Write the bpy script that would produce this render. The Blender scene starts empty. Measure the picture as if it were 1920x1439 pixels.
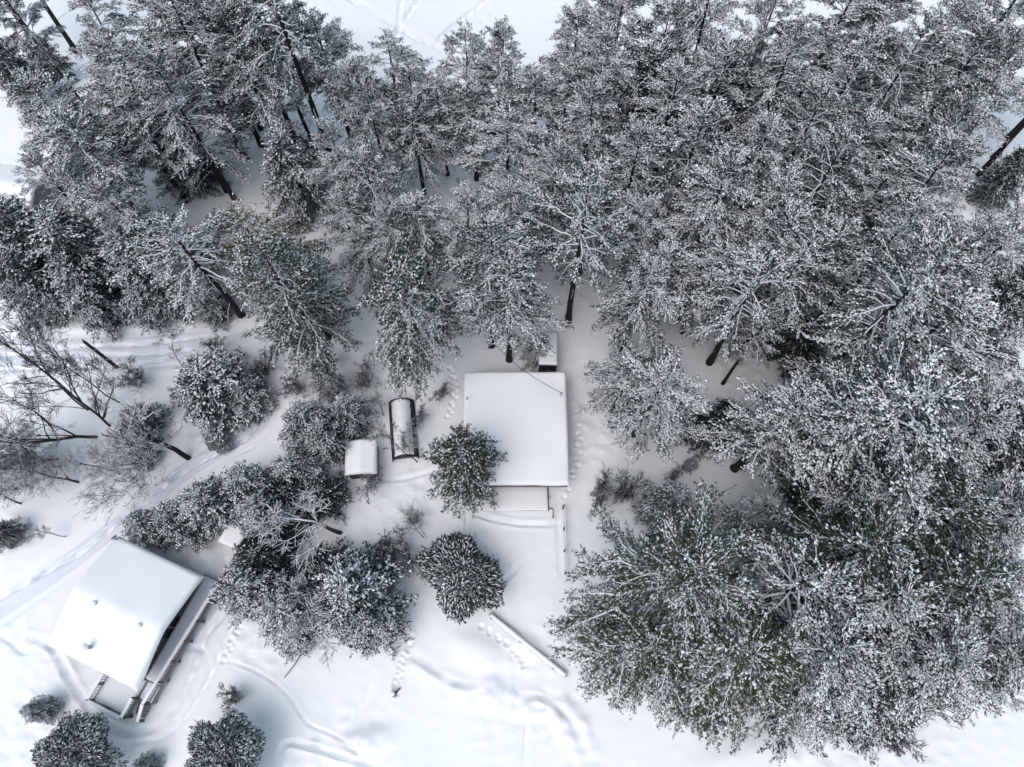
import bpy, bmesh, math, random
import numpy as np
from mathutils import Vector, Matrix

scene = bpy.context.scene
COL = scene.collection
R = math.radians

# ------------------------------------------------------------------ camera
CAM_H, CAM_PITCH, FPX = 60.0, R(22.9), 1280.0
cam_data = bpy.data.cameras.new('camera')
cam = bpy.data.objects.new('camera', cam_data)
COL.objects.link(cam)
cam.location = (0, 0, CAM_H)
cam.rotation_euler = (CAM_PITCH, 0, 0)
cam_data.sensor_width = 36.0
cam_data.lens = 36.0 * FPX / 1920.0
cam_data.clip_start = 0.5
cam_data.clip_end = 3000
scene.camera = cam

# ------------------------------------------------------------------ sky, sun, exposure
SUN_EL, SUN_AZ = R(62), R(215)          # azimuth clockwise from +Y
world = bpy.data.worlds.new('World')
scene.world = world
world.use_nodes = True
wn = world.node_tree.nodes
sky = wn.new('ShaderNodeTexSky')
sky.sky_type = 'NISHITA'
sky.sun_disc = False
sky.sun_elevation = SUN_EL
sky.sun_rotation = SUN_AZ
sky.air_density = 1.0
sky.dust_density = 3.0
sky.ozone_density = 1.0
overcast = wn.new('ShaderNodeHueSaturation')          # the cloud deck greys the blue of the sky
overcast.inputs['Saturation'].default_value = 0.8
overcast.inputs['Hue'].default_value = 0.47
world.node_tree.links.new(sky.outputs[0], overcast.inputs['Color'])
world.node_tree.links.new(overcast.outputs[0], wn['Background'].inputs[0])
wn['Background'].inputs[1].default_value = 0.15
sun_data = bpy.data.lights.new('sun', 'SUN')
sun_data.energy = 0.5
sun_data.angle = R(55)
sun_data.color = (0.97, 0.985, 1.0)      # veiled by cloud
sun = bpy.data.objects.new('sun', sun_data)
COL.objects.link(sun)
sd = Vector((math.sin(SUN_AZ) * math.cos(SUN_EL), math.cos(SUN_AZ) * math.cos(SUN_EL), math.sin(SUN_EL)))
sun.rotation_euler = (-sd).to_track_quat('-Z', 'Y').to_euler()
sun.location = sd * 200
scene.view_settings.view_transform = 'Standard'
scene.view_settings.look = 'None'
scene.view_settings.gamma = 1.0
scene.view_settings.exposure = 0.38
scene.cycles.max_bounces = 10
scene.cycles.diffuse_bounces = 8


def W(px, py, z=0.0):
    """photo pixel (1920 wide) -> world x, y on the level z"""
    x = (px - 960) / FPX
    y = (719.5 - py) / FPX
    Y = y * math.cos(CAM_PITCH) + math.sin(CAM_PITCH)
    Z = y * math.sin(CAM_PITCH) - math.cos(CAM_PITCH)
    k = (z - CAM_H) / Z
    return (x * k, Y * k)


# ------------------------------------------------------------------ materials
def new_mat(name):
    m = bpy.data.materials.new(name)
    m.use_nodes = True
    nt = m.node_tree
    return m, nt, nt.nodes['Principled BSDF']


def set_spec(b, v):
    b.inputs['Specular IOR Level'].default_value = v


def mat_snow(name, col, bump=0.25, scale=3.0, dist=0.05):
    m, nt, b = new_mat(name)
    N = nt.nodes
    tc = N.new('ShaderNodeTexCoord')
    n1 = N.new('ShaderNodeTexNoise'); n1.inputs['Scale'].default_value = scale; n1.inputs['Detail'].default_value = 6
    nt.links.new(tc.outputs['Object'], n1.inputs['Vector'])
    bp = N.new('ShaderNodeBump'); bp.inputs['Strength'].default_value = bump; bp.inputs['Distance'].default_value = dist
    nt.links.new(n1.outputs['Fac'], bp.inputs['Height'])
    nt.links.new(bp.outputs['Normal'], b.inputs['Normal'])
    n2 = N.new('ShaderNodeTexNoise'); n2.inputs['Scale'].default_value = 0.12; n2.inputs['Detail'].default_value = 3
    nt.links.new(tc.outputs['Object'], n2.inputs['Vector'])
    mx = N.new('ShaderNodeMix'); mx.data_type = 'RGBA'
    mx.inputs['A'].default_value = (*[c * 0.94 for c in col], 1)
    mx.inputs['B'].default_value = (*col, 1)
    nt.links.new(n2.outputs['Fac'], mx.inputs['Factor'])
    nt.links.new(mx.outputs['Result'], b.inputs['Base Color'])
    b.inputs['Roughness'].default_value = 0.6
    set_spec(b, 0.25)
    return m


def mat_plain(name, col, rough=0.7, var=0.25, scale=4.0, spec=0.3):
    m, nt, b = new_mat(name)
    N = nt.nodes
    tc = N.new('ShaderNodeTexCoord')
    n1 = N.new('ShaderNodeTexNoise'); n1.inputs['Scale'].default_value = scale; n1.inputs['Detail'].default_value = 5
    nt.links.new(tc.outputs['Object'], n1.inputs['Vector'])
    mx = N.new('ShaderNodeMix'); mx.data_type = 'RGBA'
    mx.inputs['A'].default_value = (*[c * (1 - var) for c in col], 1)
    mx.inputs['B'].default_value = (*[min(1, c * (1 + var)) for c in col], 1)
    nt.links.new(n1.outputs['Fac'], mx.inputs['Factor'])
    nt.links.new(mx.outputs['Result'], b.inputs['Base Color'])
    b.inputs['Roughness'].default_value = rough
    set_spec(b, spec)
    return m


def mat_needle(name, cols):
    """needles: hue varies from tree to tree and from clump to clump"""
    m, nt, b = new_mat(name)
    N = nt.nodes
    oi = N.new('ShaderNodeObjectInfo')
    tc = N.new('ShaderNodeTexCoord')
    n1 = N.new('ShaderNodeTexNoise'); n1.inputs['Scale'].default_value = 0.7; n1.inputs['Detail'].default_value = 3
    nt.links.new(tc.outputs['Object'], n1.inputs['Vector'])
    ad = N.new('ShaderNodeMath'); ad.operation = 'MULTIPLY_ADD'
    ad.inputs[1].default_value = 0.45
    nt.links.new(oi.outputs['Random'], ad.inputs[0])
    nt.links.new(n1.outputs['Fac'], ad.inputs[2])
    cr = N.new('ShaderNodeValToRGB')
    e = cr.color_ramp.elements
    e[0].position = 0.35; e[0].color = (*cols[0], 1)
    e[1].position = 1.0; e[1].color = (*cols[-1], 1)
    if len(cols) > 2:
        k = e.new(0.68); k.color = (*cols[1], 1)
    nt.links.new(ad.outputs[0], cr.inputs['Fac'])
    nt.links.new(cr.outputs['Color'], b.inputs['Base Color'])
    b.inputs['Roughness'].default_value = 0.65
    set_spec(b, 0.2)
    return m


def mat_bark(name, col, lo=0.3, hi=0.62):
    """bark with snow lying on whatever faces up"""
    m, nt, b = new_mat(name)
    N = nt.nodes
    tc = N.new('ShaderNodeTexCoord')
    n1 = N.new('ShaderNodeTexNoise'); n1.inputs['Scale'].default_value = 2.2; n1.inputs['Detail'].default_value = 4
    nt.links.new(tc.outputs['Object'], n1.inputs['Vector'])
    ge = N.new('ShaderNodeNewGeometry')
    sp = N.new('ShaderNodeSeparateXYZ')
    nt.links.new(ge.outputs['Normal'], sp.inputs[0])
    ad = N.new('ShaderNodeMath'); ad.operation = 'MULTIPLY_ADD'; ad.inputs[1].default_value = 0.5
    nt.links.new(n1.outputs['Fac'], ad.inputs[0])
    nt.links.new(sp.outputs['Z'], ad.inputs[2])
    mr = N.new('ShaderNodeMapRange'); mr.interpolation_type = 'SMOOTHSTEP'
    mr.inputs['From Min'].default_value = lo + 0.25; mr.inputs['From Max'].default_value = hi + 0.25
    nt.links.new(ad.outputs[0], mr.inputs['Value'])
    mx = N.new('ShaderNodeMix'); mx.data_type = 'RGBA'
    mx.inputs['A'].default_value = (*col, 1); mx.inputs['B'].default_value = (0.84, 0.86, 0.9, 1)
    nt.links.new(mr.outputs['Result'], mx.inputs['Factor'])
    nt.links.new(mx.outputs['Result'], b.inputs['Base Color'])
    b.inputs['Roughness'].default_value = 0.85
    set_spec(b, 0.15)
    return m


M_SNOW = mat_snow('ground_snow', (0.92, 0.935, 0.955))
M_PACK = mat_snow('packed_snow', (0.78, 0.81, 0.87), 0.35, 5.0)
M_ROOFSNOW = mat_snow('roof_snow', (0.91, 0.925, 0.945), 0.12, 1.6, 0.06)
M_CLUMP = mat_plain('clump_snow', (0.86, 0.88, 0.92), 0.6, 0.04, 3.0, 0.2)
M_NEEDLE = mat_needle('needles', [(0.009, 0.022, 0.019), (0.014, 0.032, 0.024), (0.026, 0.042, 0.024)])
M_GREEN = mat_needle('needles_green', [(0.018, 0.040, 0.024), (0.036, 0.056, 0.026), (0.066, 0.074, 0.030)])
M_DARK = mat_needle('needles_dark', [(0.010, 0.019, 0.022), (0.016, 0.030, 0.029), (0.026, 0.040, 0.034)])
M_TAN = mat_needle('needles_tan', [(0.07, 0.075, 0.025), (0.15, 0.12, 0.04), (0.30, 0.20, 0.09)])
M_TRUNK = mat_bark('bark_trunk', (0.028, 0.025, 0.026), 0.55, 0.85)
M_LIMB = mat_bark('bark_limb', (0.040, 0.036, 0.036), 0.05, 0.4)
M_BARE = mat_bark('bark_bare', (0.050, 0.046, 0.047), 0.62, 0.98)
M_GLIMB = mat_bark('bark_green_pine', (0.045, 0.040, 0.036), 0.32, 0.7)
M_OLD = mat_bark('bark_snowy', (0.060, 0.052, 0.050), 0.22, 0.62)
M_WOOD = mat_plain('weathered_wood', (0.24, 0.23, 0.23), 0.8, 0.3, 6.0)
M_WALL = mat_plain('wall_boards', (0.12, 0.10, 0.095), 0.8, 0.25, 3.0)
M_GREYWALL = mat_plain('wall_grey', (0.22, 0.23, 0.25), 0.8, 0.2, 3.0)
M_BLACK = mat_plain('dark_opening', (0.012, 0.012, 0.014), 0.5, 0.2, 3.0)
M_METAL = mat_plain('galvanised', (0.30, 0.31, 0.33), 0.45, 0.15, 8.0, 0.5)
M_RUST = mat_plain('rusty_brown', (0.07, 0.042, 0.036), 0.8, 0.3, 5.0)
M_GLASS = mat_plain('window_glass', (0.02, 0.024, 0.03), 0.1, 0.1, 1.0, 0.6)
M_ROOFGREY = mat_plain('slate_grey_roof', (0.24, 0.26, 0.32), 0.8, 0.15, 2.0)


# ------------------------------------------------------------------ mesh helpers
def tri_mesh(name, V, F, mats, midx=None, smooth=False):
    V = np.asarray(V, np.float32); F = np.asarray(F, np.int32)
    me = bpy.data.meshes.new(name)
    me.vertices.add(len(V)); me.vertices.foreach_set('co', V.ravel())
    me.loops.add(F.size); me.loops.foreach_set('vertex_index', F.ravel())
    me.polygons.add(len(F))
    me.polygons.foreach_set('loop_start', np.arange(len(F), dtype=np.int32) * F.shape[1])
    if midx is not None:
        me.polygons.foreach_set('material_index', np.asarray(midx, np.int32))
    me.polygons.foreach_set('use_smooth', np.full(len(F), smooth, dtype=bool))
    for m in mats:
        me.materials.append(m)
    me.update(calc_edges=True)
    return me


def link(name, data, parent=None, loc=None):
    o = bpy.data.objects.new(name, data)
    COL.objects.link(o)
    if parent is not None:
        o.parent = parent
    if loc is not None:
        o.location = loc
    return o


def tag(o, label=None, cat=None, group=None, kind=None):
    if label: o['label'] = label
    if cat: o['category'] = cat
    if group: o['group'] = group
    if kind: o['kind'] = kind
    return o


def thing(name, label, cat, loc=(0, 0, 0), rz=0.0, group=None):
    o = bpy.data.objects.new(name, None)
    COL.objects.link(o)
    o.empty_display_size = 0.3
    o.location = loc
    o.rotation_euler = (0, 0, rz)
    return tag(o, label, cat, group)


class Tubes:
    """many tapered tubes gathered in one triangle mesh"""
    def __init__(s):
        s.V, s.F, s.n = [], [], 0

    def add(s, pts, rad, k=5, cap=True):
        pts = np.asarray(pts, float); rad = np.asarray(rad, float); n = len(pts)
        T = np.gradient(pts, axis=0); T /= np.linalg.norm(T, axis=1)[:, None] + 1e-9
        ref = np.array([0, 0, 1.0]) if abs(T[0, 2]) < 0.9 else np.array([1.0, 0, 0])
        A = np.cross(T, ref); A /= np.linalg.norm(A, axis=1)[:, None] + 1e-9
        B = np.cross(T, A)
        ang = np.arange(k) * 2 * math.pi / k
        ring = (A[:, None, :] * np.cos(ang)[None, :, None] + B[:, None, :] * np.sin(ang)[None, :, None]) * rad[:, None, None]
        s.V.append((pts[:, None, :] + ring).reshape(-1, 3))
        i = np.arange(n - 1)[:, None] * k; j = np.arange(k)[None, :]; j2 = (j + 1) % k
        a, b, c, d = (i + j).ravel(), (i + j2).ravel(), (i + k + j2).ravel(), (i + k + j).ravel()
        f = np.concatenate([np.stack([a, c, b], 1), np.stack([a, d, c], 1)])
        s.F.append(f + s.n); s.n += n * k
        if cap:
            for r in (0, n - 1):
                s.V.append(pts[r][None]); idx = s.n; s.n += 1
                base = idx - n * k - (0 if r == 0 else 1) + r * k
                q = np.arange(k)
                ff = np.stack([base + q, base + (q + 1) % k, np.full(k, idx)], 1)
                if r: ff = ff[:, ::-1]
                s.F.append(ff)

    def mesh(s, name, mat, smooth=True):
        return tri_mesh(name, np.concatenate(s.V), np.concatenate(s.F), [mat], None, smooth)


def unit(a):
    return a / (np.linalg.norm(a, axis=-1, keepdims=True) + 1e-9)


def tufts_mesh(name, rng, P, D, L, snow, mat, nneed=6, spread=(0.2, 0.8), nw=0.095, sw=0.31, sh=0.18, sl=0.9):
    """needle bunches: thin dark blades fanning out, a faceted pad of snow lying on some of them"""
    P = np.asarray(P, float); D = unit(np.asarray(D, float)); L = np.asarray(L, float); N = len(P)
    S = np.cross(D, [0, 0, 1.0]); S = unit(S + 1e-4); U = np.cross(S, D)
    Vs, Fs, Ms, off = [], [], [], 0
    for j in range(nneed):
        a = rng.uniform(*spread, N)[:, None]; ph = rng.uniform(0, 2 * math.pi, N)[:, None]
        d = D * np.cos(a) + (S * np.cos(ph) + U * np.sin(ph)) * np.sin(a)
        w = unit(np.cross(d, rng.normal(size=(N, 3)))) * (L * nw)[:, None]
        e = P + d * (L * rng.uniform(0.65, 1.15, N))[:, None]
        V = np.stack([P, e + w, e - w], 1).reshape(-1, 3)
        F = np.arange(3 * N).reshape(-1, 3) + off
        Vs.append(V); Fs.append(F); Ms.append(np.zeros(N, int)); off += 3 * N
    m = np.where(snow > 0)[0]; n = len(m)
    if n:
        p, d, s, l, k = P[m], D[m], S[m], L[m][:, None], snow[m][:, None]
        up = np.array([0, 0, 1.0])
        j = lambda a: 1 + rng.uniform(-a, a, (n, 1))
        base = p - d * l * 0.12 + up * l * 0.05
        tip = p + d * l * sl * j(.2) + up * l * 0.02
        c = p + d * l * 0.42 * j(.3)
        lf = c + s * l * sw * k * j(.4) + up * l * 0.02 + d * l * rng.uniform(-.15, .15, (n, 1))
        rt = c - s * l * sw * k * j(.4) + up * l * 0.02 + d * l * rng.uniform(-.15, .15, (n, 1))
        tp = c + up * l * sh * k * j(.4) + up * l * 0.06 + s * l * rng.uniform(-.08, .08, (n, 1))
        V = np.stack([base, lf, tip, rt, tp], 1).reshape(-1, 3)
        i = np.arange(n)[:, None] * 5 + off
        F = np.concatenate([i + np.array([q]) for q in ([0, 4, 1], [1, 4, 2], [2, 4, 3], [3, 4, 0], [0, 1, 2], [0, 2, 3])])
        Vs.append(V); Fs.append(F); Ms.append(np.ones(6 * n, int))
    return tri_mesh(name, np.concatenate(Vs), np.concatenate(Fs), [mat, M_CLUMP], np.concatenate(Ms))


# ------------------------------------------------------------------ tree kinds (each returns trunk, branches, crown meshes)
def make_pine(seed, H=18.0, RC=4.6, base=0.38, whorl=0.95, nl=5, snow=0.8, mat=None, L0=0.195, droop=0.30,
              bare=0.24, lean=0.35, step=0.15, cone=0.8, up=0.15, gap=0.14, dens=0.062, width=0.25):
    rng = np.random.default_rng(seed)
    tr, br = Tubes(), Tubes()
    zs = np.linspace(-0.4, H, 12); ph = rng.uniform(0, 6.28)
    sw = lean * np.sin(zs / H * 2.2) * zs / H
    tp = np.stack([np.cos(ph) * sw, np.sin(ph) * sw, zs], 1) + rng.normal(0, 0.03, (12, 3)) * (zs[:, None] > 0.5)
    r0 = 0.011 * H + 0.05
    tr.add(tp, np.clip(r0 * (1 - zs / H) ** 0.8 + 0.02, 0.02, None) * np.where(zs < 0.1, 1.35, 1), 8)
    at = lambda z: np.array([np.interp(z, zs, tp[:, 0]), np.interp(z, zs, tp[:, 1]), z])
    for _ in range(int(rng.integers(5, 11))):                    # dead limbs under the crown
        z = rng.uniform(0.15, base + 0.12) * H; a = rng.uniform(0, 6.28); l = rng.uniform(0.6, 2.6)
        d = np.array([math.cos(a), math.sin(a), rng.uniform(-.2, .3)])
        o = at(z)
        br.add([o, o + d * l * .5 + rng.normal(0, .08, 3), o + d * l + [0, 0, -.12 * l]], [0.045, 0.03, 0.014], 4, False)
    P, D, LL, SN = [], [], [], []
    up3 = np.array([0, 0, 1.0])
    z = base * H
    heavy = rng.uniform(0, 6.28)                                  # the side that carries more snow
    while z < H * 0.985:
        t = (z - base * H) / (H * (1 - base))
        prof = min(0.72 + 1.4 * t, 1.0) * (1 - t ** 1.6) ** cone
        n = nl if t < 0.85 else max(3, nl - 1)
        a0 = rng.uniform(0, 6.28)
        for k in range(n):
            az = a0 + k * 2 * math.pi / n + rng.normal(0, 0.28)
            ln = RC * prof * rng.uniform(0.5, 1.18) + 0.35
            if rng.random() < gap and t < .85: continue
            el = up + 0.75 * t ** 1.5 + rng.normal(0, 0.12)
            dp = droop * rng.uniform(0.4, 1.5) * (1 - 0.6 * t)
            m = 8; s = np.linspace(0, 1, m)
            h2 = np.array([math.cos(az), math.sin(az), 0]); sd_ = np.array([-h2[1], h2[0], 0])
            wob = np.cumsum(rng.normal(0, 0.045, m)) * ln * s
            pts = at(z) + h2 * (ln * s * math.cos(el * 0.7))[:, None] + sd_ * wob[:, None]
            pts[:, 2] += ln * (math.tan(el) * s * 0.8 - dp * s ** 2.2) + np.cumsum(rng.normal(0, 0.02, m)) * ln * s
            rr = (0.022 + 0.013 * ln) * (1 - s) ** 0.9 + 0.016
            br.add(pts, rr, 5, False)
            dirs = unit(np.gradient(pts, axis=0))
            ls = snow * rng.choice([0.55, 1.0, 1.0, 1.1]) + 0.10 * math.cos(az - heavy)
            sloc = (bare if t < 0.75 else 0.12) + rng.uniform(-.1, .1)
            side = 1
            while sloc < 1.0:
                i = min(int(sloc * (m - 1)), m - 2); f = sloc * (m - 1) - i
                p0 = pts[i] * (1 - f) + pts[i + 1] * f; dd = dirs[i]
                side = -side
                ang = rng.uniform(0.35, 0.85) * side
                bd = dd * math.cos(ang) + np.cross(up3, dd) * math.sin(ang)
                bd[2] += rng.normal(-0.05, 0.14)
                bd /= np.linalg.norm(bd)
                bl = (width * ln * (1.1 - sloc) + 0.42) * rng.uniform(0.55, 1.25)
                e = p0 + bd * bl + dd * bl * 0.25 - up3 * 0.2 * bl
                mid = (p0 + e) / 2 + up3 * 0.05 * bl - dd * bl * .05
                if bl > 0.68:
                    br.add([p0, mid, e], [0.022, 0.016, 0.010], 3, False)
                q = max(4, int(bl / dens))
                u = np.linspace(0.15, 1.0, q)[:, None] + rng.normal(0, .03, (q, 1))
                w = p0 * (1 - u) ** 2 + (2 * mid - (p0 + e) / 2) * 2 * u * (1 - u) + e * u ** 2
                aa = rng.normal(0, 0.65, (q, 1))
                bs = np.cross(up3, bd)
                td = bd * np.cos(aa) + bs * np.sin(aa) + dd * 0.35
                td[:, 2] += rng.normal(-0.08, 0.28, q)
                P.append(w + rng.normal(0, 0.055, (q, 3))); D.append(td)
                LL.append(L0 * rng.uniform(0.6, 1.3, q))
                sn = ls * (1.25 if rng.random() < 0.3 + 0.62 * ls * snow else 0.3) * (0.45 + 0.6 * min(1, sloc + .25 * t)) * (0.75 + 0.3 * t)
                big = rng.uniform(0.85, 1.35)
                SN.append(np.where(rng.random(q) < sn, big * rng.uniform(0.7, 1.3, q), 0))
                sloc += step / max(ln, 0.6) * rng.uniform(0.6, 1.4)
            q = 6
            u = np.linspace(0.7, 1.0, q)[:, None]
            P.append(pts[-2] * (1 - u) + pts[-1] * u); D.append(dirs[-1] + rng.normal(0, .3, (q, 3))); LL.append(np.full(q, L0 * 1.15))
            SN.append(np.where(rng.random(q) < snow, 1.1, 0))
        z += whorl * rng.uniform(0.7, 1.3) * (1 - 0.35 * t)
    q = 14
    P.append(np.array([at(H * (.99 - .002 * i)) for i in range(q)])); D.append(rng.normal(0, .4, (q, 3)) + [0, 0, .7]); LL.append(np.full(q, L0))
    SN.append(np.where(rng.random(q) < snow, 1.0, 0))
    crown = tufts_mesh('crown', rng, np.concatenate(P), np.concatenate(D), np.concatenate(LL), np.concatenate(SN), mat or M_NEEDLE)
    return dict(trunk=tr.mesh('trunk', M_TRUNK), branches=br.mesh('branches', M_GLIMB if mat is M_GREEN else M_LIMB), crown=crown, H=H, RC=RC)


def make_round(seed, H=6.0, RC=3.6, n=6200, L0=0.38, snow=0.85, mat=None, zc=0.5, drop=0.9, lump=0.3, sw=0.15, cone=0.0):
    """dense dome of drooping sprays, each with snow along its back"""
    rng = np.random.default_rng(seed)
    tr, br = Tubes(), Tubes()
    tr.add([[0, 0, -.4], [.03, .02, H * .3], [0, .05, H * .85]], [0.16, 0.13, 0.04], 7)
    d = unit(rng.normal(size=(n * 2, 3))); d = d[d[:, 2] > -0.5][:n]; n = len(d)
    lob = unit(rng.normal(size=(34, 3)) + [0, 0, .3]); amp = rng.uniform(.55, 1.0, 34)
    f = np.max(np.clip(d @ lob.T, 0, 1) ** 9 * amp, axis=1)
    rad = (1 - lump + lump * f) * rng.uniform(0.5, 1.08, n) ** 0.5
    P = d * rad[:, None] * np.array([RC, RC, H * (1 - zc)]) + [0, 0, H * zc]
    P[:, :2] *= (1 - cone * np.clip((P[:, 2:3] / H - .3), 0, 1))
    D = d * 0.8 + np.array([0, 0, -1]) * (drop * rng.uniform(0.3, 1.1, n) * (0.4 + np.hypot(d[:, 0], d[:, 1])))[:, None] + rng.normal(0, .34, (n, 3))
    for i in range(60):
        o = np.array([0, 0, H * rng.uniform(.15, .7)]); e = P[i] * 0.96
        br.add([o, (o + e) / 2 + [0, 0, .25], e], [0.05, 0.03, 0.012], 4, False)
    SN = np.where(rng.random(n) < snow, rng.uniform(0.5, 1.3, n), 0)
    crown = tufts_mesh('crown', rng, P, D, L0 * rng.uniform(.6, 1.3, n), SN, mat or M_DARK, 6, (0.12, 0.55), 0.07, sw, 0.12, 0.9)
    return dict(trunk=tr.mesh('trunk', M_TRUNK), branches=br.mesh('branches', M_LIMB), crown=crown, H=H, RC=RC)


def make_bare(seed, H=14.0, RC=4.0, fork=0.35, levels=4, r0=0.09, stems=1, mat=None, wig=0.12, twigs=3, minr=0.013, bm=None, kids=5, tm=None):
    rng = np.random.default_rng(seed)
    tr, br = Tubes(), Tubes()

    def grow(p, d, ln, r, lev, tube):
        n = 6; pts = [np.array(p)]; dirs = []
        dd = np.array(d)
        for i in range(n):
            dd = unit(dd + rng.normal(0, wig, 3) + [0, 0, 0.03])
            pts.append(pts[-1] + dd * ln / n); dirs.append(dd)
        rr = np.linspace(r, max(r * 0.38, minr * .8), n + 1)
        tube.add(pts, rr, 7 if lev == 0 else (5 if lev < 3 else 3), lev == 0)
        if lev >= levels: return
        nc = int(rng.integers(3, 5)) + (twigs if lev >= levels - 2 else (kids if lev == 0 else 1))
        for c in range(nc):
            u = rng.uniform(fork if lev == 0 else 0.2, 1.0)
            i = min(int(u * n), n - 1); f = u * n - i
            q = pts[i] * (1 - f) + pts[i + 1] * f
            az = rng.uniform(0, 6.28); sp = rng.uniform(0.45, 0.95) * (0.85 if lev == 0 else 1)
            e1 = unit(np.cross(dirs[i], [0.3, 0.8, 0.5])); e2 = np.cross(dirs[i], e1)
            nd = dirs[i] * math.cos(sp) + (e1 * math.cos(az) + e2 * math.sin(az)) * math.sin(sp)
            nd[2] += 0.10
            nd = unit(nd)
            l2 = (RC * 0.95 if lev == 0 else ln * 0.58) * rng.uniform(0.55, 1.1) * (1.15 - 0.35 * u)
            grow(q, nd, l2, max(rr[i] * rng.uniform(0.4, 0.6), minr), lev + 1, br)

    for s in range(stems):
        a = s * 6.28 / max(stems, 1) + rng.uniform(0, 1)
        tilt = 0.06 if stems == 1 else rng.uniform(0.15, 0.4)
        grow([0.15 * math.cos(a) * (stems > 1), 0.15 * math.sin(a) * (stems > 1), -0.3],
             unit(np.array([math.cos(a) * tilt, math.sin(a) * tilt, 1.0])), H * rng.uniform(.85, 1), r0, 0, tr)
    return dict(trunk=tr.mesh('trunk', tm or bm or M_BARE), branches=br.mesh('branches', bm or M_BARE), crown=None, H=H, RC=RC)


FIR = dict(mat=M_DARK, bare=.12, lean=.12, dens=.068, step=.16, gap=.08)
PROTO = {
    'pine': [make_pine(11, 18, 4.7, .36, snow=.9), make_pine(12, 19, 4.4, .42, snow=.84, droop=.4), make_pine(13, 17, 5.0, .34, snow=.96, bare=.32),
             make_pine(14, 20, 4.6, .45, snow=.80, up=.24), make_pine(15, 18, 4.8, .40, snow=.72, droop=.46, bare=.36, gap=.2)],
    'greenpine': [make_pine(21, 18, 4.8, .36, snow=.50, mat=M_GREEN, droop=.28), make_pine(22, 20, 5.2, .34, snow=.52, mat=M_GREEN, droop=.36)],
    'bigpine': [make_pine(25, 24, 7.6, .40, snow=.46, mat=M_GREEN, droop=.34, L0=.165, nl=6, whorl=.8, bare=.22, width=.2, step=.13, dens=.06)],
    'airypine': [make_pine(31, 23, 4.6, .5, snow=.72, nl=4, whorl=1.0, bare=.44, gap=.18), make_pine(32, 24, 4.2, .54, snow=.7, nl=4, whorl=.95, bare=.4, gap=.15)],
    'yardpine': [make_pine(27, 13, 3.2, .2, snow=.3, mat=M_GREEN, droop=.3, L0=.19, nl=6, whorl=.65, bare=.15)],
    'tanpine': [make_pine(41, 16, 4.4, .35, snow=.5, mat=M_TAN, droop=.25)],
    'fir': [make_pine(51, 9, 2.9, .08, .5, 6, .76, L0=.2, droop=.45, cone=1.0, up=.05, **FIR),
            make_pine(52, 10, 3.1, .06, .55, 6, .7, L0=.2, droop=.40, cone=.85, up=.1, **FIR),
            make_pine(53, 8, 3.0, .06, .5, 6, .84, L0=.22, droop=.35, cone=.7, up=.1, **FIR)],
    'darkfir': [make_pine(61, 9, 2.8, .08, .55, 6, .22, L0=.2, droop=.4, cone=.9, up=.08, **FIR)],
    'dome': [make_round(71, 6.0, 3.8, 5600, .44, .85, lump=.48, sw=.15, drop=1.0), make_round(72, 5.5, 3.6, 7500, .27, .8, drop=.45, lump=.55, sw=.2, cone=.4)],
    'bare': [make_bare(81, 14, 4.2), make_bare(82, 16, 3.8, .3), make_bare(83, 12, 4.6, .25, wig=.16)],
    'oldbare': [make_bare(84, 9, 4.6, .35, 3, .2, wig=.2, minr=.034, bm=M_OLD, twigs=4), make_bare(85, 11, 4.4, .45, 3, .19, wig=.18, minr=.032, bm=M_OLD, twigs=4)],
    'web': [make_bare(95, 15, 5.0, .12, 4, .13, kids=12, wig=.1, minr=.012), make_bare(96, 13, 5.2, .10, 4, .12, kids=13, wig=.13, minr=.012)],
    'snag': [make_bare(97, 6.5, 4.0, .45, 2, .30, wig=.16, minr=.045, bm=M_OLD, tm=M_TRUNK, kids=3, twigs=4)],
    'brush': [make_bare(91, 3.2, 1.5, .15, 3, .05, 5, wig=.14, twigs=3, minr=.015), make_bare(92, 4.0, 1.8, .2, 3, .055, 4, wig=.15, twigs=3, minr=.015)],
}


rng_t = random.Random(77)


def plant(kind, var, x, y, z, h, rc, rz, label, cat, group, name):
    p = PROTO[kind][var % len(PROTO[kind])]
    root = thing(name, label, cat, (x, y, z), rz, group)
    root.rotation_euler = (rng_t.gauss(0, .022), rng_t.gauss(0, .022), rz)
    q = rng_t.uniform(.86, 1.14)
    root.scale = (rc / p['RC'] * q, rc / p['RC'] / q, h / p['H'] * rng_t.uniform(.88, 1.08))
    for part in ('trunk', 'branches', 'crown'):
        if p[part] is not None:
            link(part, p[part], root)
    return root


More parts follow.
